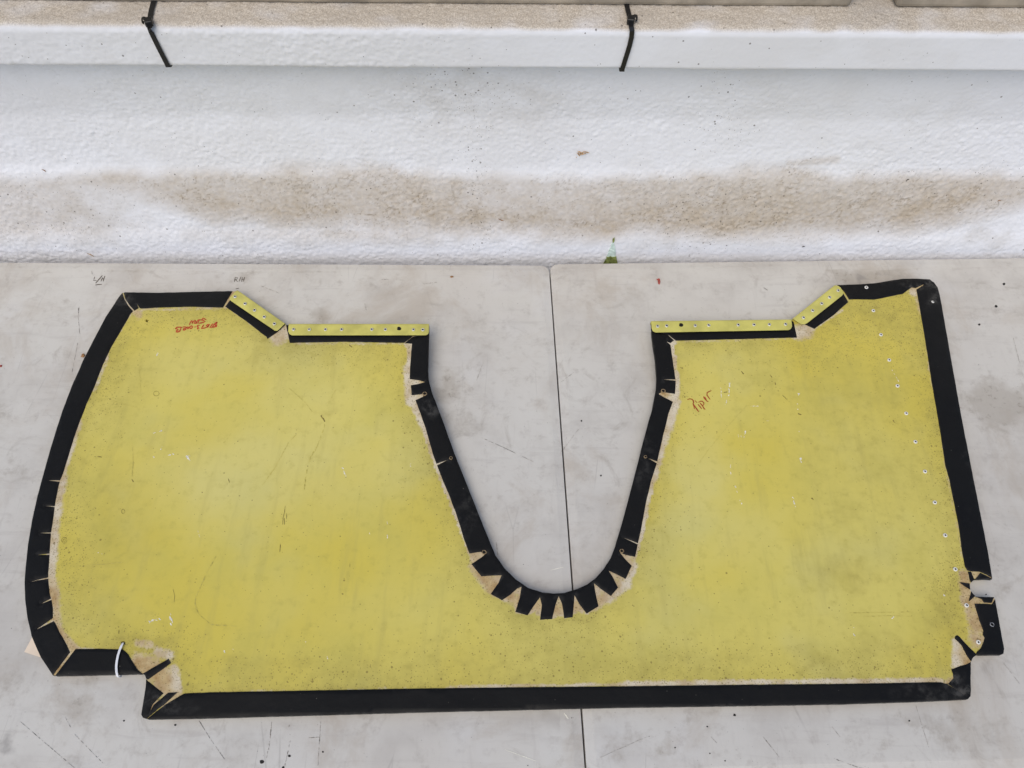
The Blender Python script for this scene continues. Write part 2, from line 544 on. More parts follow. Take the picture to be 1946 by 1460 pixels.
M = dict(
    board=mat_board(), table=mat_table(), wall=mat_wall(), vinyl=mat_vinyl(),
    clip=mat_simple('zinc_yellow_metal', (.545, .500, .125), .42, .45, 0, .14, 35, .1),
    rivet=mat_simple('aluminium_rivet', (.72, .71, .68), .34, .5, .55, .12, 300),
    washer=mat_simple('painted_rivet_flange', (.70, .68, .62), .45, .4, 0, .06, 300),
    dark=mat_simple('dark_hole', (.012, .011, .010), .8, .2),
    redink=mat_simple('red_marker_ink', (.46, .055, .022), .6, .3, 0, .25, 500),
    rustink=mat_simple('rust_marker_ink', (.34, .068, .018), .6, .3, 0, .25, 500),
    pen=mat_simple('dark_pen_ink', (.10, .080, .058), .7, .3, 0, .3, 700),
    pen2=mat_simple('faded_pen_line', (.36, .325, .28), .7, .3, 0, .3, 700),
    chip=mat_simple('white_scuff', (.80, .77, .66), .7, .2, 0, .12, 400),
    mark=mat_simple('dark_scuff', (.20, .155, .045), .8, .2, 0, .3, 500),
    faint=mat_simple('faint_scuff', (.545, .468, .118), .8, .2, 0, .1, 300),
    spot=mat_simple('black_spot', (.018, .016, .014), .6, .3),
    tie=mat_simple('black_nylon', (.010, .010, .011), .36, .4, 0, .2, 80),
    wtie=mat_simple('white_nylon', (.74, .74, .76), .38, .45, 0, .05, 80),
    tag=mat_simple('cream_card', (.80, .665, .52), .8, .2, 0, .05, 40),
    glue=mat_simple('old_adhesive', (.26, .185, .10), .6, .35, 0, .35, 350, .3),
    block=mat_simple('taupe_block', (.345, .300, .238), .85, .2, 0, .22, 30, .5),
    steel=mat_simple('grey_steel', (.30, .30, .31), .45, .5, .6, .08, 50),
    green=mat_simple('pale_green_paint', (.55, .66, .60), .8, .2, 0, .14, 170, .4),
    moss=mat_simple('moss_green', (.20, .235, .075), .9, .1, 0, .45, 240, .6),
    flake=mat_simple('red_paint_flake', (.38, .075, .055), .6, .3, 0, .2, 200),
    leaf=mat_simple('dry_brown_leaf', (.30, .165, .075), .8, .2, 0, .35, 200, .3),
    straw=mat_simple('dry_straw', (.47, .30, .16), .8, .2, 0, .35, 300, .3),
    ground=mat_simple('concrete_ground', (.33, .32, .30), .9, .2, 0, .15, 8, .3),
)

# ================================================================== SETTING: ground and wall
G = 40.0
tag(mesh_obj('ground', [(-G, -G, 0), (G, -G, 0), (G, G, 0), (-G, G, 0)], [(0, 1, 2, 3)], M['ground'], loc=(0, 0, 0)), kind='structure')

# wall frame: its run is turned so the ledge line matches the measured one
D0 = 0.905                                  # distance of the ledge's front face
def ledge_err(th):
    n = np.array([-math.sin(th), math.cos(th), 0.0])
    q = on_plane([(0, 120), (1946, 133)], n * D0, n)
    return q[0, 2] - q[1, 2]
lo, hi = -0.1, 0.1
for _ in range(60):
    mid = (lo + hi) / 2
    if ledge_err(lo) * ledge_err(mid) <= 0: hi = mid
    else: lo = mid
TH = (lo + hi) / 2
E1 = np.array([math.cos(TH), math.sin(TH), 0.0]); N1 = np.array([-math.sin(TH), math.cos(TH), 0.0])

def wall_z(row, dist):                      # height at which the sight line of a pixel row meets a given depth
    return float(on_plane([(973, row)], N1 * dist, N1)[0, 2])

def ledge_d(row, z):
    return float(on_z([(973, row)], z)[0] @ N1)

ZLB, ZLT = wall_z(131, D0), wall_z(56, D0)
d_low, d_mid, d_up = 0.884, 0.924, 0.940
prof = [(d_low - .012, 0.0), (d_low - .009, wall_z(470, d_low) - .02), (d_low + .003, wall_z(452, d_low + .003)), (d_low + .009, wall_z(440, d_low + .009)),
        (d_mid - .006, wall_z(336, d_mid - .006)), (d_mid, wall_z(322, d_mid)), (d_up - .002, wall_z(232, d_up - .002)), (d_up, wall_z(224, d_up)),
        (d_up - .005, ZLB - .004), (d_up - .010, ZLB), (D0 + .004, ZLB), (D0 + .001, ZLB + .0012), (D0, ZLB + .004),
        (D0, ZLT - .008), (D0 + .0016, ZLT - .003), (D0 + .005, ZLT), (D0 + .010, ZLT + .001), (D0 + .16, ZLT + .004), (D0 + .30, ZLT + .004), (D0 + .30, 0.0)]
pr = np.array(prof)
al = np.concatenate([[0], np.cumsum(np.hypot(*np.diff(pr, axis=0).T))])
i_low = al[1] - .10                          # from 10 cm under the table edge up to the blocks: fine grid
i_end = al[16] + .11
ss = np.concatenate([np.linspace(0, i_low, 6)[:-1], np.arange(i_low, i_end, .0018), np.linspace(i_end, al[-1], 8)])
pp = np.stack([np.interp(ss, al, pr[:, 0]), np.interp(ss, al, pr[:, 1])], 1)
kfine = (ss >= i_low) & (ss < i_end)
ku = int(np.argmax(ss > al[8] - .012))       # softened part ends under the ledge
k0 = 6
sm_ = pp.copy()
for _ in range(30):                         # trowelled render: no sharp breaks below the ledge
    sm_[k0 + 1:ku - 1] = .5 * sm_[k0 + 1:ku - 1] + .25 * (sm_[k0:ku - 2] + sm_[k0 + 2:ku])
pp = sm_
tg_ = np.gradient(pp, axis=0); tg_ /= np.linalg.norm(tg_, axis=1)[:, None] + 1e-12
pn = np.stack([-tg_[:, 1], tg_[:, 0]], 1)    # outward normal in (depth, height)
UF = np.arange(-.97, .97, .0018)
us = np.concatenate([np.arange(-1.6, -.98, .06), UF, np.arange(.98, 1.62, .06)])
nuf, nsf = len(UF), int(kfine.sum())

def field(su, s_s, seed):
    """smooth random relief on the fine grid, correlation lengths in metres along the wall / up the profile"""
    r = np.random.default_rng(seed).normal(size=(nuf, nsf))
    fu = np.fft.fftfreq(nuf)[:, None] / .0018; fs = np.fft.rfftfreq(nsf)[None, :] / .0018
    g = np.fft.irfft2(np.fft.rfft2(r) * np.exp(-2 * (math.pi ** 2) * ((fu * su) ** 2 + (fs * s_s) ** 2)), s=(nuf, nsf))
    return g / g.std()
ssf = ss[kfine]
f_sand = np.clip((ssf - (al[14] - .001)) / .006, 0, 1)                       # ledge top
f_fas = ((ssf > al[11]) & (ssf < al[15])).astype(float)                      # ledge front
UU = UF[:, None]; SS = ssf[None, :]
base_pts = (UU[..., None] * E1 + np.interp(SS, ss, pp[:, 0])[..., None] * N1 + np.interp(SS, ss, pp[:, 1])[..., None] * np.array([0, 0, 1.0]))
WQf = project(base_pts.reshape(-1, 3)); xf, yf = WQf[:, 0].reshape(nuf, nsf), WQf[:, 1].reshape(nuf, nsf)
lumps = field(.0020, .0015, 1); fine_ = field(.0012, .0010, 2); mid_ = field(.010, .008, 3); big_ = field(.06, .03, 4); patch = field(.05, .02, 5)
zc = field(.0050, .0026, 6) + .35 * field(.0020, .0015, 7)
crease = np.clip(1 - np.abs(zc) / .20, 0, 1) * np.clip(field(.012, .008, 8) * .6 + .35, 0, 1)
zc2 = field(.0030, .0020, 16)
crease = np.maximum(crease, .8 * np.clip(1 - np.abs(zc2) / .20, 0, 1) * np.clip(field(.010, .006, 9) * .7 - .1, 0, 1))
amp = np.where(f_fas[None] > 0, .18 + .55 * np.clip((1250 - xf) / 700, 0, 1), .62 + .50 * np.clip((yf - 150) / 200, 0, 1)) * np.clip(1 + .25 * patch, .4, 1.5)
amp = amp * (1 - f_sand[None])
rel = amp * (.00021 * lumps + .00018 * fine_ + .00005 * mid_ - .00030 * crease * (1 - f_fas[None] * .8)) + .0006 * big_ * (1 - f_fas[None] * .6)
rel += f_sand[None] * (.00034 * field(.0011, .0011, 10) + .00012 * field(.0035, .003, 11))
REL = np.zeros((len(us), len(ss))); iu0 = int(np.argmin(np.abs(us - UF[0]))); is0 = int(np.argmax(kfine))
REL[iu0:iu0 + nuf, is0:is0 + nsf] = rel
D_ = pp[None, :, 0] + pn[None, :, 0] * REL; Z_ = pp[None, :, 1] + pn[None, :, 1] * REL
U_ = np.repeat(us[:, None], len(ss), 1)
WV = U_.reshape(-1, 1) * E1 + D_.reshape(-1, 1) * N1 + Z_.reshape(-1, 1) * np.array([0, 0, 1.0])
nk = len(ss)
I_, K_ = np.meshgrid(np.arange(len(us) - 1), np.arange(nk - 1), indexing='ij'); q0 = (I_ * nk + K_).ravel()
WF = np.stack([q0, q0 + nk, q0 + nk + 1, q0 + 1], 1)
me = bpy.data.meshes.new('stucco_wall')
wl = N1 * d_low
me.vertices.add(len(WV)); me.vertices.foreach_set('co', (WV - wl).astype(np.float32).ravel())
me.loops.add(WF.size); me.loops.foreach_set('vertex_index', WF.astype(np.int32).ravel())
me.polygons.add(len(WF)); me.polygons.foreach_set('loop_start', np.arange(0, WF.size, 4, dtype=np.int32))
me.polygons.foreach_set('use_smooth', np.ones(len(WF), bool))
me.update(calc_edges=True); me.validate(); me.materials.append(M['wall'])
wall = link(bpy.data.objects.new('stucco_wall', me)); wall.location = wl
def full(a):
    R_ = np.zeros((len(us), len(ss))); R_[iu0:iu0 + nuf, is0:is0 + nsf] = a
    return R_.ravel()
tag(wall, 'white painted stucco wall with a projecting ledge and brown dirt band, behind the tables', 'wall')
x, y = xf, yf
yt = np.interp(x, [-50, 170, 300, 500, 650, 760, 860, 1000, 1150, 1300, 1420, 1500, 1590, 1700, 1860, 1990], [350, 330, 324, 317, 309, 318, 330, 335, 336, 326, 315, 318, 330, 330, 325, 330]) + 3 * field(.012, .012, 12)
yb = np.interp(x, [-50, 170, 250, 400, 520, 700, 900, 1100, 1300, 1500, 1700, 1760, 1850, 1990], [352, 350, 366, 402, 424, 432, 438, 446, 446, 446, 440, 430, 408, 372]) + 4 * field(.02, .02, 13)
up_ = np.clip((y - yt + 9) / 26, 0, 1); dn_ = np.clip((yb + 24 - y) / 46, 0, 1)
dirt = up_ * dn_ * (.55 + .42 * np.clip((y - yt) / np.maximum(20, yb - yt), 0, 1))
dirt = np.maximum(dirt, .46 * np.clip((y - 325) / 30, 0, 1) * np.clip((475 - y) / 40, 0, 1) * np.clip((300 - x) / 180, 0, 1))
dirt = np.maximum(dirt, .42 * np.clip((y - 425) / 15, 0, 1) * np.clip((474 - y) / 26, 0, 1) * np.exp(-((x - 680) / 260) ** 2))
WQ = np.stack([x.ravel(), y.ravel()], 1)
dirt = np.maximum(dirt, capsule(WQ, [((1500, 312), (1590, 303), 7, .40)]).reshape(x.shape))
low = (ssf < al[9])[None].astype(float)
dirt = dirt * low
grime = np.clip(dirt * (1.0 + .06 * patch + .05 * mid_ - .06 * lumps) + dirt * .15 * crease, 0, 1)
grey = ellipses(WQ, [(900, 190, 190, 70, .38), (880, 440, 230, 30, .5), (500, 440, 240, 26, .35), (130, 420, 170, 60, .45), (1880, 450, 60, 26, .5), (1290, 455, 110, 30, .4), (1380, 400, 60, 60, .3), (1600, 410, 200, 26, .42), (1200, 470, 900, 8, .1)]).reshape(x.shape) * low
grey = np.clip(grey * (.75 + .35 * mid_ + .25 * fine_), 0, 1)
spk = ellipses(WQ, [(870, 170, 110, 60, .30), (900, 210, 30, 140, .35), (1370, 220, 60, 70, .28), (1340, 400, 130, 50, .38), (905, 400, 20, 110, .5), (1310, 460, 80, 40, .30), (1900, 360, 60, 40, .25), (130, 420, 100, 50, .25)]).reshape(x.shape) * low
# long cracks in the render
crk = np.zeros_like(x)
for L in ([(905, 330), (912, 380), (908, 420), (900, 440)], [(866, 352), (867, 380), (868, 400)], [(1150, 330), (1143, 365), (1134, 400), (1130, 430)], [(1400, 345), (1383, 380), (1370, 410), (1368, 450)], [(380, 60), (388, 85), (400, 110), (412, 125)], [(315, 130), (330, 160), (345, 180), (365, 225)], [(30, 135), (60, 180), (75, 215)], [(1425, 300), (1415, 315)]):
    d_ = np.full(x.shape, 1e9)
    for p_, q_ in zip(L[:-1], L[1:]):
        p_ = np.array(p_, float); v_ = np.array(q_, float) - p_
        t_ = np.clip(((x - p_[0]) * v_[0] + (y - p_[1]) * v_[1]) / (v_ @ v_), 0, 1)
        d_ = np.minimum(d_, np.hypot(x + 3.5 * mid_ - p_[0] - t_ * v_[0], y - p_[1] - t_ * v_[1]))
    crk = np.maximum(crk, np.clip(1.3 - d_ / 1.8, 0, 1) * (.35 if L[0][1] < 250 else .75))
crk *= np.clip(.55 + .45 * fine_, 0, 1)
attr(wall, 'dirt', full(grime)); attr(wall, 'grey', full(grey)); attr(wall, 'crease', full(np.maximum(crease * low, crk)))
attr(wall, 'tone', full(.5 + .16 * big_ + .12 * mid_))
attr(wall, 'sand', full(np.clip(f_sand[None] + .12 * mid_ * (f_sand[None] > 0), 0, 1)))
attr(wall, 'speck', full(.020 + 1.35 * spk + .10 * dirt + f_sand[None] * .10 + .02 * f_fas[None]))

# bare green patch and moss where the render has flaked off
lowk = np.where(ssf < al[8] - .004)[0]
LX, LY = xf[:, lowk].ravel(), yf[:, lowk].ravel()
LV = WV.reshape(len(us), len(ss), 3)[iu0:iu0 + nuf, is0:is0 + nsf][:, lowk].reshape(-1, 3)
def on_wall(P, off=.0012):
    """points on the wall's lower face under given photo pixels, lifted a little towards the room"""
    out = []
    for px, py in P:
        i = int(np.argmin((LX - px) ** 2 + (LY - py) ** 2))
        p0 = LV[i] - N1 * off + np.array([0, 0, off * .4])
        out.append(on_plane([(px, py)], p0, N1)[0])
    return np.array(out)
def on_low(P, dz=0.0):
    return on_wall(P, .0012 + dz)
def flat_patch(name, P, mat, off):
    P = densify(P, 3) ; P = P + rng.normal(0, .7, P.shape)
    A = on_low(P, off); B = A + N1 * .004
    n = len(P)
    F = [tuple(range(n)), tuple(range(2 * n - 1, n - 1, -1))] + [(i, n + i, n + (i + 1) % n, (i + 1) % n) for i in range(n)]
    o = mesh_obj(name, np.vstack([A, B]), F, mat, wall)
    bm = bmesh.new(); bm.from_mesh(o.data)
    bmesh.ops.triangulate(bm, faces=[f for f in bm.faces if len(f.verts) > 4]); bmesh.ops.recalc_face_normals(bm, faces=bm.faces); bm.to_mesh(o.data); bm.free()
    return o
tag(flat_patch('flaked_patch', [(1166, 460), (1169, 470), (1170.5, 485), (1173.5, 503), (1148, 503), (1155, 482), (1162, 467)], M['green'], .0), 'pale green bare patch where the white paint flaked')
tag(flat_patch('moss_patch', [(1153, 490), (1160, 488), (1167, 490), (1171, 489), (1174, 506), (1146, 506)], M['moss'], .0012), 'dark moss along the foot of the green patch')
flat_patch('flaked_chip', [(1164.5, 456), (1168, 455), (1168.5, 459), (1166, 462)], M['moss'], .0006)

# blocks standing on the ledge, with a gap between
d_b = ledge_d(9.5, ZLT + .003)
def block(px0, px1, label):
    a = -1.55 if px0 is None else float(on_plane([(px0, 8)], N1 * d_b, N1)[0] @ E1)
    b = 1.55 if px1 is None else float(on_plane([(px1, 8)], N1 * d_b, N1)[0] @ E1)
    z0, z1, d1 = ZLT + .002, ZLT + .16, d_b + .14
    bm = bmesh.new()
    vs = [bm.verts.new(E1 * u + N1 * d + np.array([0, 0, z]) - (E1 * (a + b) / 2 + N1 * d_b + np.array([0, 0, z0]))) for z in (z0, z1) for u, d in ((a, d_b), (b, d_b), (b, d1), (a, d1))]
    for f in ((3, 2, 1, 0), (4, 5, 6, 7), (0, 1, 5, 4), (1, 2, 6, 5), (2, 3, 7, 6), (3, 0, 4, 7)): bm.faces.new([vs[i] for i in f])
    bmesh.ops.bevel(bm, geom=list(bm.edges), offset=.006, segments=3, profile=.5, affect='EDGES')
    me = bpy.data.meshes.new('ledge_block'); bm.to_mesh(me); bm.free(); me.materials.append(M['block'])
    o = link(bpy.data.objects.new('ledge_block', me)); o.location = E1 * (a + b) / 2 + N1 * d_b + np.array([0, 0, z0])
    return tag(o, label, 'block', 'taupe blocks along the back of the ledge')
block(None, 1619, 'long taupe block on the wall ledge, above both black cable ties')
block(1704, None, 'short taupe block on the wall ledge at the top right corner')

# ================================================================== TABLES
def fillet(C, R, n=6):
    C = [np.array(c, float) for c in C]
    out = []
    m = len(C)
    for i in range(m):
        a, b, c = C[i - 1], C[i], C[(i + 1) % m]
        u = (a - b) / np.linalg.norm(a - b); v = (c - b) / np.linalg.norm(c - b)
        half = math.acos(np.clip(u @ v, -1, 1)) / 2
        dist = R / math.tan(half)
        bis = (u + v) / np.linalg.norm(u + v)
        ctr = b + bis * R / math.sin(half)
        p1, p2 = b + u * dist - ctr, b + v * dist - ctr
        a1 = math.atan2(p1[1], p1[0]); a2 = math.atan2(p2[1], p2[0])
        da = (a2 - a1 + math.pi) % (2 * math.pi) - math.pi
        for k in range(n + 1):
            q = a1 + da * k / n
            out.append(ctr + R * np.array([math.cos(q), math.sin(q)]))
    return np.array(out)

def inset_quad(C, d):
    C = [np.array(c, float) for c in C]; m = len(C); L = []
    for i in range(m):
        a, b = C[i], C[(i + 1) % m]
        t = (b - a) / np.linalg.norm(b - a); nrm = np.array([-t[1], t[0]])
        L.append((a + nrm * d, t))
    out = []
    for i in range(m):
        (p, t), (q, s) = L[i - 1], L[i]
        A = np.array([[t[0], -s[0]], [t[1], -s[1]]]); k = np.linalg.solve(A, q - p)
        out.append(p + t * k[0])
    return out

stains = [(860, 735, 34, 36, .85), (1895, 765, 62, 55, .95), (605, 603, 34, 20, .62), (118, 592, 34, 28, .40), (325, 520, 26, 12, .45), (458, 518, 60, 15, .50), (1640, 525, 85, 20, .70),
          (1590, 520, 40, 16, .6), (140, 1330, 60, 60, .55), (1272, 1410, 22, 60, .60), (1675, 1425, 34, 24, .55), (1850, 1400, 110, 60, .42), (1300, 1362, 100, 14, .50), (60, 1090, 30, 120, .22),
          (1900, 1140, 26, 60, .42), (20, 1310, 60, 60, .35), (870, 800, 60, 30, .45), (930, 640, 60, 60, .20), (1000, 890, 60, 40, .22), (1230, 560, 90, 18, .30), (700, 545, 180, 20, .25), (20, 860, 40, 100, .2), (1080, 1010, 12, 70, .3),
          (1880, 600, 80, 30, .25), (560, 1400, 120, 30, .18), (1760, 1370, 80, 18, .45), (400, 1440, 100, 30, .2), (1160, 1420, 60, 40, .25)]
scuffs = [(15, 1415, 26, 34, .70), (300, 510, 18, 12, .5), (820, 690, 14, 16, .45), (840, 745, 16, 14, .5), (1690, 528, 26, 8, .55), (1640, 522, 14, 8, .8), (1680, 1400, 14, 18, .5), (1360, 1385, 12, 60, .2), (135, 1320, 30, 16, .35), (640, 560, 300, 3, .2)]

def make_table(C, label):
    """C = world xy corners, counter-clockwise"""
    ctr = np.mean(C, axis=0)
    root = empty('folding_table', (ctr[0], ctr[1], 0)); tag(root, label, 'table')
    rings = [(.0120, 0.0), (.0108, -.0001), (.0100, -.0004), (.0020, -.0006), (.0004, -.0010), (0, -.0020), (0, -.036), (.004, -.041), (.030, -.041)]
    R = [fillet(inset_quad(C, d) if d else C, max(.003, .014 - d * .7)) for d, z in rings]
    m = len(R[0])
    # flat field with a measuring grid for the stain masks
    xs = np.arange(-.95, .95, .012); ys = np.arange(.0, 1.0, .009)
    g = np.array([(a, b) for a in xs for b in ys])
    small = fillet(inset_quad(C, .018), .006)
    g = g[inside(g, small)]
    pts = np.vstack([R[0], g])
    vo, eo, fo, ov, oe, of = delaunay_2d_cdt([Vector(p) for p in pts], [], [list(range(m))], 1, 1e-6)
    V = [(v.x, v.y, ZT) for v in vo]; F = [tuple(f) for f in fo]
    # outline verts in output order
    idx = {}
    for i, src in enumerate(ov):
        for s in src:
            if s < m: idx[s] = i
    ring = [idx[i] for i in range(m)]
    for (d, z), P in list(zip(rings, R))[1:]:
        b = len(V)
        V += [(p[0], p[1], ZT + z) for p in P]
        cur = [b + i for i in range(m)]
        for i in range(m):
            j = (i + 1) % m
            F.append((ring[i], cur[i], cur[j], ring[j]))
        ring = cur
    F.append(tuple(ring))
    V = np.array(V)
    top = mesh_obj('table_top', V, F, M['table'], root, smooth=True)
    bm = bmesh.new(); bm.from_mesh(top.data); bmesh.ops.recalc_face_normals(bm, faces=bm.faces); bm.to_mesh(top.data); bm.free()
    top.data.set_sharp_from_angle(angle=math.radians(50)) if hasattr(top.data, 'set_sharp_from_angle') else None
    Q = project(V)
    attr(top, 'stain', ellipses(Q, stains) * (V[:, 2] > ZT - .02)); attr(top, 'scuff', ellipses(Q, scuffs) * (V[:, 2] > ZT - .02))
    # folding steel legs
    ex = (np.array(C[1]) - np.array(C[0])); ex /= np.linalg.norm(ex); ey = np.array([-ex[1], ex[0]])
    for sx in (-1, 1):
        for sy in (-1, 1):
            p = ctr + ex * sx * .62 + ey * sy * .27
            q = ctr + ex * sx * .66 + ey * sy * .29
            v, f = tube([(p[0], p[1], ZT - .04), (p[0], p[1], ZT - .10), (q[0], q[1], .02), (q[0], q[1], .0)], .014)
            mesh_obj('leg', v, f, M['steel'], root, smooth=True)
        a = ctr + ex * sx * .64 - ey * .28; b = ctr + ex * sx * .64 + ey * .28
        v, f = tube([(a[0], a[1], .30), (b[0], b[1], .30)], .010)
        mesh_obj('stretcher', v, f, M['steel'], root, smooth=True)
    return root, top

def xy(P): return on_table(P)[:, :2]
# left table: rear edge and seam measured, the rest follows from a 1.83 x 0.762 m top
sl = xy([(1043.2, 505), (1111.2, 1455)]); rl = xy([(0, 498.5), (1030, 504)])
sr_ = xy([(1045.0, 505), (1114.4, 1455)]); rr = xy([(1060, 501.5), (1946, 490)])
def meet(p, q, r, s):
    A = np.array([q - p, -(s - r)]).T
    k = np.linalg.solve(A, r - p)
    return p + (q - p) * k[0]
def unit(v): return v / np.linalg.norm(v)
cl = meet(sl[0], sl[1], rl[0], rl[1]); cr2 = meet(sr_[0], sr_[1], rr[0], rr[1])
dl, dr = unit(sl[1] - sl[0]) * .762, unit(sr_[1] - sr_[0]) * .762
el, er = unit(rl[0] - rl[1]) * 1.83, unit(rr[1] - rr[0]) * 1.83
tab_l, top_l = make_table([cl + el + dl, cl + dl, cl, cl + el], 'grey plastic folding table left of the dark seam, marked L/H and R/H')
tab_r, top_r = make_table([cr2 + dr, cr2 + er + dr, cr2 + er, cr2], 'grey plastic folding table right of the dark seam, a red flake near its back edge')

def crop(ox, oy, s):
    return lambda pts: [(ox + a / s, oy + b / s) for a, b in pts]

c1 = crop(165, 505, 32.44)
strokes_obj('handwriting', [(c1(s), w) for s, w in [([(495, 690), (430, 850)], 1.4), ([(400, 915), (590, 905)], 1.5), ([(545, 1075), (700, 900), (850, 730), (945, 610)], 1.6),
    ([(870, 960), (920, 850), (970, 745)], 1.6), ([(970, 770), (1020, 840)], 1.3), ([(1010, 960), (1040, 830), (1110, 650)], 1.7), ([(530, 1195), (730, 1165), (920, 1150)], 1.6)]], on_table, M['pen'], tab_l)['label'] = 'handwritten L/H in dark pen'
c1 = crop(0, 480, 3.892)
strokes_obj('handwriting', [(c1(s), w) for s, w in [([(1740, 184), (1733, 216)], 1.5), ([(1740, 185), (1757, 187), (1752, 198), (1738, 201), (1758, 215)], 1.3), ([(1768, 214), (1782, 180)], 1.2),
    ([(1787, 216), (1792, 184)], 1.4), ([(1800, 214), (1809, 183)], 1.4), ([(1789, 201), (1804, 196)], 1.2), ([(1745, 268), (1766, 264)], 1.5)]], on_table, M['pen'], tab_l)['label'] = 'handwritten R/H in dark pen'

def discs(name, L, surf, mat, parent, dz=.0003):
    V, F = [], []
    for cx_, cy_, r in L:
        n = 14; ph = random.random() * 6
        P = [(cx_ + r * (1 + .12 * math.sin(3 * a + ph)) * math.cos(a), cy_ + r * .95 * (1 + .12 * math.sin(2 * a + ph)) * math.sin(a)) for a in (-2 * math.pi * i / n for i in range(n))]
        b = len(V); V += list(surf(np.array(P), dz)); F.append(tuple(range(b, b + n)))
    return mesh_obj(name, V, F, mat, parent)
for (px, py, r) in [(497.5, 1448, 4.2), (549.8, 1436.7, 2.7), (538.2, 1459, 2.6), (613.5, 1429, 1.9), (235.5, 1370, 1.8), (333, 1378, 2.2), (1003, 1455, 1.0)]:
    discs('ink_spot', [(px, py, r)], on_table, M['spot'], tab_l)
for (px, py, r) in [(1908, 540, 2.6), (1893, 582.2, 2.7), (1861, 617, 2.2), (1396, 1359, 2.6), (1344, 1381, 1.6), (1283, 1421, 1.6), (1378, 1446, 1.4), (1349, 1432, 1.4), (1728, 1370, 1.8), (1874, 1130, 1.3), (1105, 800, 1.6), (1142, 904, 1.7)]:
    discs('ink_spot', [(px, py, r)], on_table, M['spot'], tab_r)

scr_l = [([(37, 1370), (82, 1409), (142, 1460)], 1.2), ([(123, 1361), (134, 1382)], 1.2), ([(142, 1396), (195, 1450)], 1.0), ([(377, 1368), (400, 1405), (428, 1445)], 1.3), ([(517, 1368), (511, 1420), (506, 1440)], 1.2),
         ([(610, 1362), (604, 1456)], 1.1), ([(552, 1407), (541, 1456)], 1.0), ([(150, 583), (148.5, 601), (151.6, 634)], 1.3), ([(148, 650), (136, 712)], .9), ([(911, 830), (960, 852), (1014, 878)], 1.0), ([(174, 514), (175, 521)], 1.6),
         ([(581, 1403), (607, 1401)], 1.4), ([(548, 1384), (550, 1378)], 1.8), ([(943, 1030), (946, 1055)], 1.4), ([(800, 540), (830, 537)], 1.2), ([(490, 541), (530, 557)], .9), ([(693, 577), (696, 589)], 1.5), ([(905, 725), (918, 690)], 1.0), ([(725, 532), (738, 531)], 1.2)]
scr_r = [([(1886, 1075), (1897, 1075.5)], 1.6), ([(1450, 1400), (1480, 1438)], 1.2), ([(1351, 1400), (1362, 1412)], 1.1), ([(1064, 728), (1090, 708)], .9), ([(1066, 860), (1100, 815)], .9), ([(1580, 1440), (1640, 1462)], 1.2), ([(1580, 1380), (1596, 1400)], 1.0), ([(1451, 547), (1458, 551)], 1.8),
         ([(1925, 640), (1938, 690)], .9), ([(1907, 1260), (1938, 1300)], .9), ([(1740, 1340), (1765, 1420)], .8), ([(1140, 1440), (1230, 1400)], .8)]
tag(strokes_obj('scratches', flecks(scr_l, 7), on_table, M['pen2'], tab_l, jitter=.12), kind='stuff')
tag(strokes_obj('scratches', flecks(scr_r, 7), on_table, M['pen2'], tab_r, jitter=.12), kind='stuff')
tag(strokes_obj('pale_scratches', [([(960, 1425), (1018, 1446)], 1.3), ([(1072, 1356), (1080, 1366)], 2.2), ([(1046, 1084), (1070, 1078)], 1.0)], on_table, M['chip'], tab_l, jitter=.1), kind='stuff')

# ================================================================== THE PANEL
A_out = [(232.5, 556.3), (227, 562), (200, 603), (177, 647), (157, 686), (136, 734), (118, 781), (105, 822), (95.6, 852), (82, 901), (70.7, 942.5), (60.4, 989), (52.7, 1035), (47.8, 1081), (46.2, 1107), (47, 1138), (51.4, 1174), (59.5, 1208), (67, 1227), (77, 1249), (100, 1283.6)]
U_out = [(815.3, 636), (813.5, 700), (814.3, 720.5), (820.5, 744.5), (842.7, 802.7), (863.3, 861), (890.7, 929.5), (918, 998), (931.8, 1032.2), (942, 1056), (959, 1080), (979.7, 1100.7), (1003.7, 1117), (1031, 1125.7), (1051.6, 1128), (1072, 1126.8), (1096, 1119.5), (1116, 1110.5), (1131, 1099.5), (1147.5, 1081), (1161, 1059.6), (1169.8, 1035.6), (1185, 984), (1205.8, 905.5), (1222.9, 837), (1240, 775.3), (1247.2, 737.7), (1247.9, 716), (1245.7, 685), (1241, 654), (1238, 628)]
I_out = [(1592, 541.6), (1635.6, 540), (1662, 538), (1690, 533.4), (1715.7, 529.4), (1745, 529.4), (1767.4, 530.6), (1775.4, 536.5), (1782.5, 546.3), (1786, 558.8)]
J_out = [(1788.8, 573), (1799.4, 633.5), (1810.4, 696), (1826.8, 788), (1848.4, 899), (1868.5, 1000), (1877.6, 1046.8), (1886.7, 1099)]
slot = [(1884, 1100), (1862, 1100.6), (1852, 1102), (1846.5, 1106), (1843.6, 1113), (1844.6, 1121), (1848.5, 1129), (1854, 1133.5), (1864, 1134.6), (1890, 1135)]
K_out = [(1892, 1140.5), (1908.8, 1233), (1907.5, 1242), (1903.6, 1243.8), (1864, 1244), (1856.8, 1244.6), (1849.5, 1249.4), (1845.6, 1257.6)]
M_out = [(1845, 1290), (1845.5, 1312), (1845, 1322.7), (1839.9, 1328.6)]
N_out = [(1751.6, 1332.7), (1600, 1337.6), (1405, 1340.9), (1200, 1343.6), (1005, 1348), (800, 1352.8), (605, 1358.4), (400, 1364.3), (277.5, 1366.6), (271.3, 1364), (268, 1358)]
O_out = [(272.4, 1330.6), (276.5, 1304), (277.2, 1290), (274.6, 1283.4), (269.3, 1279.9)]
P_out = [(265, 1280), (102.8, 1284.2)]
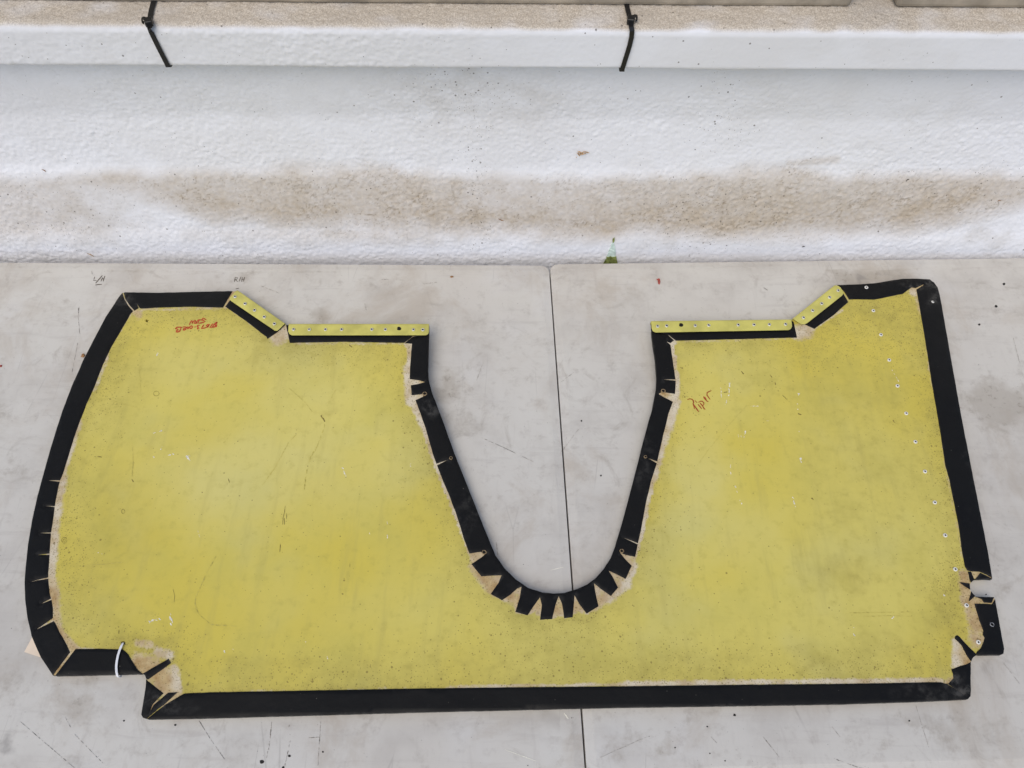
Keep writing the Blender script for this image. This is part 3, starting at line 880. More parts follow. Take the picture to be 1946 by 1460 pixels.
outline = [(232.5, 556.3), (237.7, 555), (295.5, 556.2), (360, 554.5), (443, 552.7), (449, 552.6), (541, 617.2), (548, 616.5), (815.3, 616.8)] + U_out + [(1237, 612), (1505, 608.4), (1588, 542.6)] + I_out + J_out + slot + K_out + M_out + N_out + O_out + P_out + A_out[::-1][:-1]

def slit(a, tip, b): return [a, tip, b]
flap_A = A_out + [(132.5, 1239.5), (126, 1225), (113, 1202), (104.5, 1184.5), (101.5, 1180.5), (67.5, 1197.2), (100, 1174.5), (100, 1158), (97.6, 1141.5), (96.8, 1140.2), (75.8, 1148.3), (96, 1137.2), (93.8, 1127.5), (90.8, 1099.8), (70, 1103.2), (54, 1107.2), (70, 1101.8), (90.6, 1097.2),
    (91.7, 1081), (93.5, 1054.2), (68.9, 1054.6), (93.4, 1051.6), (96, 1013.6), (72.7, 1012.9), (96.4, 1011.6), (101.5, 978.5), (103, 963.7), (81, 961.2), (103.2, 961.4), (110.5, 924.5), (113, 915.4), (90, 912.5), (113.6, 913),
    (121, 894), (130, 865), (140, 832), (148, 809), (159, 780.6), (164.4, 767), (180, 732), (195, 693), (210.7, 660), (226, 634), (246.7, 598), (252.6, 590.8), (244, 581), (236, 569)]
flap_B = [(234.5, 556.2), (237.7, 555), (295.5, 556.2), (360, 554.5), (441.5, 552.8), (423.5, 584), (360, 582.3), (295.5, 584.2), (268, 586), (265.4, 585.2), (259.5, 576.5), (262.8, 585.2), (254.8, 589.6), (246, 580.2), (238, 568.5)]
flap_D = [(428.2, 582.4), (436, 571), (447, 553.6), (541, 617.6), (526, 631.5), (508, 643.6), (506.2, 639.5), (502.5, 637.4), (470, 611.8)]
flap_E = [(543.5, 618), (549, 617.2), (815.2, 617.2), (815.2, 638), (784, 638.6), (768, 651.2), (656, 649), (550.4, 651)]
flap_G = [(1238.4, 627), (1238, 613), (1504.5, 609), (1508.5, 612), (1514.8, 641), (1380, 644.4), (1284.5, 647), (1272, 637)]
flap_H = [(1612.2, 573.8), (1603, 558), (1588, 543.6), (1510, 606), (1528, 615.5), (1548, 624.6), (1585.4, 598)]
UB = crop(740, 700, 2.92)
u_in = [(783, 652.8), (781.5, 668), (779, 698), (778.5, 720), (795, 722.3), (807.6, 725.6), (795, 729.6), (781, 732.2), (782, 750.6), (803.5, 748.6), (804.5, 753.6), (789.6, 760), (804, 800.5), (808.5, 813), (822, 861), (829.4, 881.2), (852, 873.2), (830.4, 884.2), (842.7, 915.8), (853, 939.7), (868.4, 980.8), (882, 1025.3), (892.4, 1052)] + \
    UB([(500, 1018), (545, 1018), (515, 1045), (455, 1086), (510, 1154), (575, 1150), (622, 1148), (605, 1190), (562, 1251), (625, 1287), (668, 1258), (710, 1222), (733, 1212), (722, 1275), (699, 1351), (767, 1371), (800, 1320), (835, 1270), (846, 1312), (836, 1396), (903, 1391), (925, 1300), (940, 1265), (958, 1305), (970, 1386), (1017, 1381), (1025, 1300), (1028, 1258), (1055, 1310), (1095, 1361), (1160, 1321), (1143, 1240), (1136, 1192), (1170, 1222), (1230, 1263), (1270, 1216), (1238, 1155), (1217, 1123), (1262, 1143), (1312, 1168), (1345, 1096), (1305, 1055), (1280, 1022), (1310, 1034), (1365, 1046)]) + \
    [(1212, 1034.6), (1182, 1020.6), (1212.6, 1032.2), (1214.5, 1023.6), (1219.5, 1001), (1228, 953.4), (1238, 912), (1247.2, 884), (1248.4, 880.6), (1231, 870.2), (1249.2, 876.6), (1260.5, 826.7), (1270.8, 785.6), (1278.7, 763.6), (1262, 754.5), (1251.8, 748.6), (1258, 744.5), (1268, 746.5), (1282.8, 748), (1284.4, 723), (1257, 720.6), (1283.9, 721), (1283, 714), (1277, 674.7), (1274.4, 655), (1266.5, 648.2), (1274, 651.5), (1281.2, 646.6), (1270, 637)]
flap_U = [(815.2, 637)] + U_out[1:] + [(1238.4, 626)] + u_in[::-1] + [(769, 651.6), (784, 640)]
flap_I = I_out[:7] + [(1772, 535), (1762, 538.5), (1753.5, 540.6), (1741, 546.8), (1733.5, 545.2), (1715.7, 557.9), (1690, 563), (1674.8, 566.2), (1662, 568.6), (1640, 568.2), (1614, 568.6), (1604, 553)]
flap_J = [(1766, 531), (1775.4, 536.5), (1782.5, 546.3), (1786, 558.8)] + J_out[:-1] + [(1886.2, 1098.6), (1875, 1092), (1862, 1086.6), (1846, 1085.4), (1838.5, 1083.8), (1833.9, 1075.5), (1828, 1044), (1822.6, 1000), (1814.5, 961), (1804.2, 909.6), (1797, 885), (1787.8, 823.3), (1777.5, 763.7), (1769, 713.7), (1760.3, 656.7), (1755, 624.6), (1746, 573), (1741.8, 550), (1754, 542.4)]
SL = crop(1800, 1070, 16.22)
flap_s1 = SL([(645, 265), (740, 262), (830, 480), (855, 500), (740, 600), (700, 520), (675, 380)])
flap_s2 = SL([(1030, 300), (1390, 480), (1380, 505), (1180, 492), (880, 505), (885, 480)])
flap_s3 = SL([(390, 600), (460, 598), (700, 628), (702, 700), (715, 815), (560, 720)])
flap_s4 = SL([(745, 880), (870, 1020), (690, 1175), (670, 1160), (715, 1000)])
flap_s5 = SL([(880, 1040), (1450, 1052), (1390, 1200), (1370, 1230), (1140, 1215), (1070, 1110)])
flap_K = [(1891.5, 1139), (1892, 1141)] + K_out[1:5] + [(1855.5, 1242.6), (1858, 1238), (1864.6, 1231.6), (1870, 1219), (1871.9, 1212), (1868, 1206), (1869.8, 1199), (1862, 1179.5), (1852.6, 1147.2), (1869, 1147.4), (1885.4, 1148.2)]
strap_L = [(1815, 1213.4), (1816, 1209), (1820, 1207.4), (1824.5, 1210.8), (1840, 1228), (1857, 1244.4), (1849.5, 1249.6), (1845.8, 1257), (1838.6, 1247.2), (1828, 1226.4)]
flap_M = [(1845.4, 1258.5)] + M_out + [(1830, 1320), (1802, 1299.5), (1812.5, 1289), (1811, 1280), (1809, 1272), (1825.5, 1265.4), (1836, 1263)]
flap_N = [(1842, 1326.5), (1839.9, 1328.6)] + N_out[:8] + [(279, 1366.5), (302, 1347.8), (314.5, 1338.4), (349.4, 1318), (400, 1315.8), (605, 1312), (800, 1308.4), (1005, 1306), (1200, 1304.2), (1405, 1301.4), (1590, 1299.8), (1690, 1298.2), (1770, 1296.6), (1789, 1296.8), (1801, 1300.4)]
flap_N0 = [(278.5, 1365.6), (286, 1350), (292, 1339.4), (318.8, 1316.8), (337, 1315.6), (312, 1338.4), (300, 1347.2)]
flap_O = [(277.2, 1291), (281, 1294.5), (310.6, 1317.6), (300, 1328), (289.6, 1339), (279, 1366), (271.3, 1364), (268, 1358)] + O_out[:2]
flap_P = [(104.5, 1283.8), (142.9, 1233.6), (185, 1232.8), (232.3, 1234.2), (237, 1237.6), (242.5, 1243), (250.8, 1256.6), (261, 1272.4), (269.3, 1279.6), (265, 1280.2)]
strap_Q = [(319.6, 1251.9), (324.8, 1260.3), (280.6, 1291.6), (277.6, 1290), (275, 1283.6), (271.3, 1280)]
flaps = [('A', flap_A, .0010), ('B', flap_B, .0013), ('D', flap_D, .0010), ('E', flap_E, .0013), ('G', flap_G, .0013), ('H', flap_H, .0010), ('U', flap_U, .0010), ('I', flap_I, .0014), ('J', flap_J, .0010),
         ('s1', flap_s1, .0009), ('s2', flap_s2, .0011), ('s3', flap_s3, .0010), ('s4', flap_s4, .0009), ('s5', flap_s5, .0011), ('K', flap_K, .0013), ('L', strap_L, .0010), ('M', flap_M, .0010), ('N', flap_N, .0014), ('N0', flap_N0, .0012), ('O', flap_O, .0009), ('P', flap_P, .0013), ('Q', strap_Q, .0010)]
flap_names = dict(s1='vinyl_tab', s2='vinyl_tab', s3='vinyl_tab', s4='vinyl_tab', s5='vinyl_tab', L='vinyl_strap', Q='vinyl_strap', N0='vinyl_tab')

base = on_board(np.array([(973, 960)]))[0]
panel = empty('upholstery_panel', (base[0], base[1], ZT))
tag(panel, 'large yellow panel with black vinyl edging and a deep U-shaped cutout, lying across both tables', 'panel')

# --- board: top skin with a fine grid, holes cut through
OUT = densify(outline, 9)
if area2(OUT) > 0: OUT = OUT[::-1]
# draw the board in 1 px behind the vinyl fold
tt = np.roll(OUT, -1, 0) - np.roll(OUT, 1, 0); tt /= np.linalg.norm(tt, axis=1)[:, None]
OUTI = OUT + np.stack([tt[:, 1], -tt[:, 0]], 1) * 1.2
if not inside((OUT + np.stack([tt[:, 1], -tt[:, 0]], 1) * 3), OUT).mean() > .7:
    OUTI = OUT - np.stack([tt[:, 1], -tt[:, 0]], 1) * 1.2
holes = [(233.5, 1222.5, 4.2), (278.8, 609.7, 2.6)]
gx, gy = np.meshgrid(np.arange(40, 1915, 5.0), np.arange(525, 1370, 4.6))
gp = np.stack([gx.ravel(), gy.ravel()], 1) + rng.uniform(-.8, .8, (gx.size, 2))
gp = gp[inside(gp, OUTI)]
dE = seg_dist(gp, [OUTI]); gp = gp[dE > 2.0]
hp = []
for hx, hy, hr in holes:
    gp = gp[np.hypot(gp[:, 0] - hx, gp[:, 1] - hy) > hr + 1.5]
    hp.append([(hx + hr * math.cos(a), hy + hr * math.sin(a)) for a in (2 * math.pi * k / 12 for k in range(12))])
pts = np.vstack([OUTI] + [np.array(h) for h in hp] + [gp])
m = len(OUTI); ed = []
for k in range(len(hp)):
    b = m + 12 * k
    ed += [(b + i, b + (i + 1) % 12) for i in range(12)]
vo, eo, fo, ov, _, _ = delaunay_2d_cdt([Vector(p) for p in pts], ed, [list(range(m))], 1, 1e-4)
BP = np.array([(v.x, v.y) for v in vo])
cen = np.array([BP[list(f)].mean(axis=0) for f in fo])
keep = np.ones(len(fo), bool)
for hx, hy, hr in holes:
    keep &= np.hypot(cen[:, 0] - hx, cen[:, 1] - hy) > hr * .92
keep &= inside(cen, OUTI)
BV = on_board(BP)
BF = [tuple(f) for f, k in zip(fo, keep) if k]
nb = len(BV)
BV2 = BV.copy(); BV2[:, 2] -= .0045
cnt = {}
for f in BF:
    for a, b in zip(f, f[1:] + f[:1]): cnt[(a, b)] = 1
rim = [(a, b) for (a, b) in cnt if (b, a) not in cnt]
FF = BF + [tuple(i + nb for i in f[::-1]) for f in BF] + [(b, a, a + nb, b + nb) for a, b in rim]
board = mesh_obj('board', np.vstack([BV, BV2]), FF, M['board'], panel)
bm = bmesh.new(); bm.from_mesh(board.data); bmesh.ops.recalc_face_normals(bm, faces=bm.faces); bm.to_mesh(board.data); bm.free()
fd = seg_dist(BP, [densify(f, 40) for _, f, _ in flaps])
cap_w = [((150, 805), (120, 897), 8, .75), ((116, 905), (103, 985), 13, .95), ((103, 985), (98, 1060), 13, .95), ((97, 1060), (96, 1110), 11, .85), ((778, 700), (782, 762), 13, 1.0), ((786, 762), (808, 815), 9, .95), ((810, 820), (830, 880), 5, .8),
         ((1279, 680), (1285, 765), 7, .95), ((1282, 765), (1262, 830), 12, 1.0), ((1262, 830), (1240, 910), 10, .95), ((1238, 915), (1216, 1020), 7, .85), ((528, 640), (540, 632), 17, 1.0), ((1520, 632), (1532, 628), 17, 1.0), ((1540, 626), (1600, 590), 4, .8),
         ((850, 1306), (1190, 1301), 4.5, .75), ((1190, 1300), (1790, 1294), 7, .85), ((1735, 552), (1738, 558), 9, .9), ((1190, 1108), (1204, 1075), 10, .9), ((1160, 1135), (1190, 1108), 12, .9), ((1820, 1222), (1818, 1260), 12, .9), ((330, 1270), (338, 1312), 10, .9), ((300, 1240), (322, 1246), 12, .85),
         ((872, 1000), (895, 1056), 4, .7), ((268, 588), (420, 586), 4, .65), ((1290, 650), (1500, 643), 4, .5), ((560, 653), (770, 653), 4, .5), ((180, 740), (205, 680), 6, .6)]
cap_t = [((284, 1348), (338, 1318), 9, .95), ((1741, 548), (1756, 541), 5, 1.0), ((98, 1105), (104, 1190), 14, .95), ((108, 1195), (140, 1236), 12, .9), ((905, 1075), (935, 1118), 14, .95), ((938, 1112), (987, 1145), 13, .9), ((987, 1145), (1060, 1158), 13, .9), ((1060, 1158), (1122, 1146), 13, .85), ((1125, 1152), (1165, 1125), 13, .85), ((268, 1262), (315, 1290), 24, 1.0), ((300, 1300), (325, 1318), 12, .9),
         ((1850, 1150), (1860, 1215), 20, .85), ((1830, 1240), (1838, 1258), 14, 1.0), ((1812, 1290), (1800, 1300), 8, .8), ((1833, 1095), (1838, 1145), 13, .95), ((1850, 1090), (1880, 1100), 8, .9), ((1865, 1140), (1885, 1143), 8, .9), ((258, 592), (264, 600), 9, .8), ((1755, 600), (1775, 740), 5, .55), ((1745, 565), (1750, 590), 8, .6), ((135, 1236), (104, 1282), 6, 1.0), ((440, 556), (426, 582), 5, .8),
         ((800, 724), (808, 726), 6, 1), ((1258, 747), (1266, 750), 6, 1), ((541, 622), (540, 630), 6, .9), ((1788, 830), (1830, 1060), 4, .5), ((262, 1222), (285, 1226), 9, .75), ((60, 1107), (95, 1100), 3, 1), ((445, 556), (430, 585), 4, .8)]
rw, rt = capsule(BP, cap_w), capsule(BP, cap_t)
thin = (.42 + .28 * np.sin(BP[:, 0] / 37 + 1) * np.sin(BP[:, 1] / 29)) * np.clip(1.3 - fd / 3.0, 0, 1)
fins = np.zeros(len(BP), bool)
for _, f, _ in flaps[:1] + flaps[6:7]:
    fins |= inside(BP, f)
res = np.maximum(np.maximum(rw, rt), thin)
cut = (seg_dist(BP, [np.vstack([U_out, U_out[::-1]])]) < 46) & (fd < 8)
res = np.where(cut, np.maximum(res, .80), res)
res = np.where(fins, 1.0, res)
tn = np.clip(rt - .55 * rw, 0, 1)
tn = np.where(fins & (BP[:, 0] < 400), .15, tn)
tn = np.where(cut & (BP[:, 1] > 1040), np.maximum(tn, .45), tn)
near = np.exp(-fd / 26.0)
spk = .012 + .34 * near
spk += ellipses(BP, [(1680, 620, 130, 70, .30), (1740, 560, 60, 50, .38), (1700, 1270, 160, 40, .24), (560, 1275, 330, 45, .10), (1400, 1260, 420, 50, .12), (1050, 1220, 180, 50, .12), (330, 600, 140, 26, .26), (1560, 660, 90, 40, .22), (700, 670, 120, 20, .12), (1810, 1130, 50, 60, .40), (130, 1090, 50, 190, .22), (200, 700, 40, 120, .16), (290, 1220, 70, 26, .30), (1790, 830, 25, 150, .18)])
dirt = ellipses(BP, [(1612, 1090, 60, 34, .55), (1606, 980, 40, 24, .42), (275, 1222, 40, 16, 1.0), (1720, 590, 90, 50, .50), (1640, 870, 120, 200, .25), (1400, 1270, 500, 40, .35), (560, 1275, 380, 30, .30), (240, 720, 60, 110, .28), (230, 980, 80, 120, .30), (170, 1100, 60, 120, .32), (1000, 1260, 260, 50, .32), (1800, 1160, 40, 60, .5), (1700, 1260, 120, 50, .4), (1440, 760, 60, 120, .18), (615, 790, 14, 10, .6), (667, 660, 8, 7, .8), (460, 820, 120, 14, .10), (1020, 1215, 120, 20, .25)])
dirt = np.maximum(dirt, .50 * np.exp(-fd / 18)); dirt = np.clip(dirt + .60 * np.exp(-fd / 70) + .12 * (BP[:, 0] > 1500), 0, 1)
dirt = np.clip(dirt - ellipses(BP, [(480, 860, 260, 130, .35), (1330, 860, 90, 200, .3)]), 0, 1)
two = lambda a: np.concatenate([a, a * 0])
attr(board, 'pale_patch', two(ellipses(BP, [(500, 900, 230, 110, 1.0), (560, 760, 120, 60, .6), (420, 700, 160, 50, .5), (1330, 870, 70, 160, .9), (1420, 1020, 90, 60, .5), (740, 900, 60, 60, .6), (640, 1150, 160, 50, .3)])))  # soft zones of paler yellow across the middle of the board
attr(board, 'residue', two(res)); attr(board, 'tan', two(tn)); attr(board, 'speck', two(spk)); attr(board, 'edge', two(fd)); attr(board, 'dirt', two(dirt))

# --- vinyl folded over the edge and glued to the back
flap_obj = {}
for k, P, t in flaps:
    short = k in ('s1', 's2', 's3', 's4', 's5', 'L', 'Q', 'N0')
    flap_obj[k] = plate(flap_names.get(k, 'vinyl_edge'), P, on_board, t, -.0052 - (t - .0009) * .6 if not short else -.0035, M['vinyl'], panel, bevel=.00035 if short else .0006, step=8, wob=.13)
flap_obj['U']['label'] = 'black vinyl edge around the cutout, cut into tabs along the bend'
flap_obj['Q']['label'] = 'short black vinyl strap pointing up from the lower left notch'
flap_obj['L']['label'] = 'short black vinyl strap by the lower right notch'

# --- riveted yellow metal clips
def rivet_mesh(r, h, hole, mats):
    prof_ = [(r, -.0004), (r, h * .35), (r * .93, h * .75), (r * .78, h), (r * hole * 1.15, h * .92), (r * hole, h * .55), (r * hole * .9, h * .1)]
    V, F = lathe(prof_, 14)
    me = bpy.data.meshes.new('rivet'); me.from_pydata(V, [], F)
    for m_ in mats: me.materials.append(m_)
    idx = [0] * len(F)
    for i in range(4 * 14, len(F)): idx[i] = 1
    me.polygons.foreach_set('material_index', idx); me.polygons.foreach_set('use_smooth', [True] * len(F)); me.update()
    return me
RV_CLIP = rivet_mesh(.0026, .0021, .48, [M['rivet'], M['dark']])
RV_ROW = rivet_mesh(.0028, .0013, .36, [M['washer'], M['dark']])

def put(me, name, p, parent, tilt=.12, s=1.0):
    o = bpy.data.objects.new(name, me); link(o, parent)
    o.location = np.array(p) - origin(parent)
    o.rotation_euler = (random.uniform(-tilt, tilt), random.uniform(-tilt, tilt), random.uniform(0, 6))
    o.scale = (s, s, s * random.uniform(.85, 1.15))
    return o

def clip(P, rivets, fold, hole=None, label=None):
    o = plate('metal_clip', P, on_board, .0040, .0030, M['clip'], panel, bevel=.00025, step=6)
    if label: o['label'] = label
    # rolled lip over the panel's edge
    a, b = np.array(fold[0], float), np.array(fold[1], float)
    k = 24
    L = np.array([a + (b - a) * i / k for i in range(k + 1)])
    T = on_board(L, .00385)
    nd = T[-1] - T[0]; nd[2] = 0; nd /= np.linalg.norm(nd); out = np.array([-nd[1], nd[0], 0])
    prof_ = [(0, 0), (.0010, -.0004), (.0017, -.0013), (.0019, -.0030), (.0019, -.0100), (.0009, -.0100), (.0009, -.0030), (.0002, -.0012)]
    V, F = [], []
    for i in range(k + 1):
        for u, z in prof_: V.append(T[i] + out * u + np.array([0, 0, z]))
    n = len(prof_)
    for i in range(k):
        for j in range(n):
            F.append((i * n + j, (i + 1) * n + j, (i + 1) * n + (j + 1) % n, i * n + (j + 1) % n))
    F.append(tuple(range(n))); F.append(tuple(range(k * n, k * n + n))[::-1])
    lip = mesh_obj('folded_lip', V, F, M['clip'], o)
    bm = bmesh.new(); bm.from_mesh(lip.data); bmesh.ops.recalc_face_normals(bm, faces=bm.faces); bm.to_mesh(lip.data); bm.free()
    for r in rivets:
        put(RV_CLIP, 'rivet', on_board(np.array([r]), .0040)[0], o)
    if hole:
        d = discs('clip_hole', [hole], lambda q, dz: on_board(q, .0042), M['dark'], o)
    return o

clip([(449, 552.6), (454.5, 554.2), (540.4, 615.6), (530, 626), (526.5, 628.3), (522, 628), (439, 571.8), (436.4, 569), (436.2, 566)], [(447, 564.8), (466, 578), (484, 590.4), (502.5, 603.2), (521.6, 616.2)], [(450, 552.4), (540, 615.4)], None, 'slanted riveted yellow clip on the left lobe')
clip([(548.5, 616.6), (815, 616.6), (815, 631), (813.6, 634.6), (809.5, 636.8), (554.5, 637), (550, 634.6), (547.6, 630)], [(558, 627), (588, 627), (618.7, 627), (649.2, 627), (706.8, 627), (732.4, 627), (785.5, 627.4), (803.7, 627.4)], [(548.5, 616.6), (815, 616.6)], (758.3, 624.6, 4.0), 'long riveted yellow clip on the left lobe')
clip([(1237.6, 611.2), (1504, 608), (1505.4, 620), (1503.4, 624.5), (1499, 627), (1246.5, 631.6), (1241, 629.2), (1238.4, 623.5)], [(1249.6, 620.8), (1266.8, 620), (1321, 619.7), (1346.5, 619), (1402.5, 618.4), (1432.5, 618), (1462, 617.7), (1492.4, 617.2)], [(1237.6, 611.2), (1504, 608)], (1294.3, 617.7, 4.0), 'long riveted yellow clip on the right lobe')
clip([(1508, 606.4), (1588, 542.6), (1593, 543), (1597.5, 546.5), (1602.8, 555), (1602.4, 559), (1599.5, 562.4), (1534, 614), (1529, 616), (1522, 615.4)], [(1592.3, 553), (1576, 566), (1561, 577.9), (1543.8, 591), (1526.6, 604.6)], [(1508, 606.4), (1588, 542.6)], None, 'slanted riveted yellow clip on the right lobe')

# --- rivets in the board and the vinyl
for p in [(1659.6, 590.8), (1673.9, 636.7), (1689.6, 684.7), (1705.4, 733.8), (1722, 786), (1739.5, 840), (1757.5, 896.5), (1776.2, 955.3), (1795.9, 1017.7), (1815.1, 1082.2), (1836.7, 1150.7), (1858.9, 1220.7)]:
    put(RV_ROW, 'rivet', on_board(np.array([p]), .0001)[0], panel, .08)
put(RV_ROW, 'rivet', on_board(np.array([(1646.3, 546.7)]), .0014)[0], panel, .05, 1.05)
put(RV_ROW, 'rivet', on_board(np.array([(1772.5, 574)]), .0010)[0], panel, .45, .85)

# --- old fastener holes in the vinyl: glue-crusted rings round dark holes
def ring(px, py, r, parent, mat, h=.0016):
    c = on_board(np.array([(px, py)]), .0009)[0]
    V, F = lathe([(r * 1.25, 0), (r * 1.15, h * .6), (r * .95, h), (r * .80, h * .7), (r * .72, .0001)], 14)
    V = [np.array(v) * [1 + .18 * math.sin(3 * i), 1 + .15 * math.cos(2.3 * i), 1] + c for i, v in enumerate(V)]
    fm = [0] * (len(F)); fm[-1] = 1
    for i in range(3 * 14, len(F)): fm[i] = 1
    o = mesh_obj('fastener_hole', V, F, None, parent, smooth=True, mats=[mat, M['dark']], fm=fm)
    return o
for px, py, r in [(807, 748.8, .0027), (857, 871, .0020), (920, 1050, .0025), (1181.5, 1047.5, .0023), (1226.5, 868.5, .0019), (1260.3, 743.5, .0027)]:
    ring(px, py, r, flap_obj['U'], M['glue'])
ring(1884.9, 1187.3, .0023, flap_obj['K'], M['steel'], .0012)

# --- writing on the board
h8 = crop(1290, 720, 17.69)
strokes_obj('handwriting', [(h8(s), w) for s, w in [([(295, 700), (370, 672), (440, 690), (490, 735), (500, 790), (480, 840), (510, 930), (525, 1010)], 2.1), ([(480, 840), (540, 930), (600, 1010), (665, 1105)], 2.2), ([(545, 735), (610, 800)], 1.9),
    ([(650, 865), (765, 1003)], 2.0), ([(715, 818), (790, 900), (830, 970), (882, 1032)], 2.1), ([(668, 790), (730, 755), (790, 758), (842, 810), (840, 870), (805, 903)], 1.9), ([(842, 615), (875, 650), (915, 705)], 4.0), ([(905, 700), (940, 745), (988, 768)], 2.0),
    ([(1048, 692), (990, 610), (945, 552), (955, 500), (942, 480), (1000, 440), (1088, 398)], 2.0)]], on_board, M['rustink'], panel)['label'] = 'handwritten word Piper in rust-red marker'
h1 = crop(325, 595, 20.48)
strokes_obj('handwriting', [(h1(s), w) for s, w in [([(715, 460), (750, 370), (805, 290)], 2.2), ([(805, 290), (830, 340), (820, 420)], 1.9), ([(820, 415), (860, 350), (900, 295), (960, 290)], 1.8), ([(960, 290), (900, 410), (960, 410), (990, 330)], 2.0), ([(990, 410), (1010, 320), (1080, 265), (1190, 275), (1290, 300), (1310, 330), (1240, 375), (1130, 395), (1040, 390), (1060, 330), (1100, 290)], 2.0),
    ([(1190, 270), (1225, 245), (1230, 205), (1300, 225), (1370, 265)], 2.2),
    ([(165, 605), (230, 555), (330, 550), (430, 560)], 2.2), ([(165, 605), (250, 625), (280, 660), (210, 690), (200, 735), (260, 740), (330, 715), (370, 640), (395, 560)], 2.4), ([(470, 545), (530, 540), (600, 550), (560, 600), (480, 620), (470, 665), (520, 665), (580, 640)], 2.3),
    ([(600, 560), (660, 540), (690, 580), (650, 620), (610, 600), (640, 550)], 2.0), ([(690, 560), (760, 520), (800, 500), (840, 540), (800, 600), (740, 600), (720, 560)], 2.3), ([(905, 548), (960, 535)], 2.1), ([(1105, 478), (1030, 490), (1010, 520), (1070, 555), (1020, 590), (1020, 620), (1090, 615)], 2.4),
    ([(1280, 460), (1230, 520), (1180, 600), (1280, 590), (1360, 570)], 2.4), ([(1500, 440), (1400, 460), (1360, 500), (1420, 520), (1460, 490), (1490, 450)], 2.2), ([(1360, 575), (1430, 540), (1470, 500)], 2.0), ([(1620, 420), (1560, 500), (1510, 570), (1590, 560)], 2.4), ([(1600, 560), (1640, 500), (1670, 440)], 2.2),
    ([(1790, 355), (1740, 390), (1690, 440), (1720, 480), (1790, 470), (1770, 510), (1700, 540), (1630, 555)], 2.8), ([(1760, 360), (1800, 375), (1750, 430)], 2.4)]], on_board, M['redink'], panel)['label'] = 'upside-down part number in red marker, two lines'

# --- scuffs, chips and ticks
chips = [([(357, 862), (356, 868), (359, 873)], 4.5), ([(354, 866), (361, 867)], 2.5), ([(318, 867), (330, 863)], 2.2), ([(291, 864), (292, 869)], 2), ([(297, 677), (301, 672)], 2), ([(290, 824), (300, 821), (308, 818)], 2.0), ([(305, 856), (308, 849)], 2), ([(283.6, 1187), (285, 1182), (291, 1179), (304, 1177)], 2.6),
         ([(325, 1166), (324, 1174), (327, 1181), (326, 1189)], 2.8), ([(322, 1172), (323, 1178)], 1.5), ([(376, 1009), (379, 1020)], 2), ([(184, 1051), (194, 1053)], 2), ([(648, 886), (653, 892), (655, 900), (658, 907)], 2.4), ([(781, 878), (780, 886)], 2.0), ([(702, 1008), (702, 1015)], 1.8), ([(736, 991), (736, 996)], 1.5), ([(736, 1015), (736, 1023)], 1.5),
         ([(1387, 728), (1385, 740), (1384, 752)], 2.6), ([(1389, 720), (1386, 735)], 1.3), ([(1383, 758), (1379, 770)], 1.6), ([(1370, 738), (1371, 758)], 1.3), ([(1417, 818), (1413.7, 831)], 1.6), ([(1403, 826), (1404, 831)], 1.5), ([(1408, 828), (1409, 831)], 1.3), ([(1516.5, 752), (1518, 748)], 2.6), ([(1515.8, 768)], 2.2), ([(1516, 778)], 1.8), ([(1518.5, 820)], 2.2), ([(1521, 869), (1521.5, 878)], 4.0),
         ([(1388.4, 882), (1388, 892)], 1.6), ([(1388.6, 896), (1388.4, 903)], 1.8), ([(1397, 918), (1398, 926)], 3.2), ([(1399, 930), (1401, 936)], 1.4), ([(1405, 949), (1409, 957)], 3), ([(1507, 946), (1509, 955), (1511, 963)], 2.4), ([(1622, 1201), (1624, 1208)], 3.4), ([(1622.5, 1193)], 1.8), ([(1692, 1180), (1699, 1171)], 2.0), ([(425, 1235), (427, 1240)], 2.6), ([(443, 1234)], 2.2), ([(621, 1245), (623, 1255)], 1.6), ([(581, 1220)], 2.2),
         ([(1695, 703), (1702, 715), (1708, 725)], 1.3), ([(1456, 800), (1460, 800)], 1.2), ([(1426, 772), (1450, 772)], 1.0), ([(1795, 1131), (1795, 1132)], 3)]
ticks = [([(1376, 745.5), (1381, 745)], 3.4), ([(1517.5, 786), (1522, 788)], 3.2), ([(1543, 947), (1546.5, 950)], 2.8), ([(1464, 713), (1467, 717)], 2.2), ([(1467, 725)], 2.0), ([(1473, 726.5), (1474, 731)], 2.0), ([(1475, 736)], 1.8), ([(1479, 743)], 1.8), ([(1487, 751), (1496, 760)], 1.1), ([(1409, 706), (1413, 711)], 2.2), ([(541.8, 962), (541, 972), (538, 985), (537, 997)], 1.1), ([(540, 985), (540.5, 997)], 1.3), ([(545, 976), (544.5, 987)], 1.0),
         ([(533, 1035), (531.5, 1049)], 1.6), ([(650, 986.6)], 2.6), ([(186, 868), (193, 869)], 2.2), ([(180.5, 868)], 2), ([(251, 912), (253, 916)], 3), ([(226.5, 1198), (225.5, 1204)], 2.4), ([(372.5, 1100.5)], 2), ([(329, 1120), (332, 1133), (331, 1144)], 1.0), ([(610, 790), (614, 796), (617, 801)], 2.4), ([(664, 657), (669, 660)], 2.4), ([(434, 910), (436, 917)], 1.6), ([(665, 1071), (665, 1078)], 1.0), ([(1340, 810), (1337, 812)], 1.2), ([(290, 1259), (293, 1260)], 2.6), ([(165, 1113)], 2), ([(1303, 803)], 2),
         ([(427, 1010)], 2.0), ([(1697, 799), (1700, 803)], 1.6), ([(1589, 890)], 1.8), ([(1637, 885)], 1.8)]
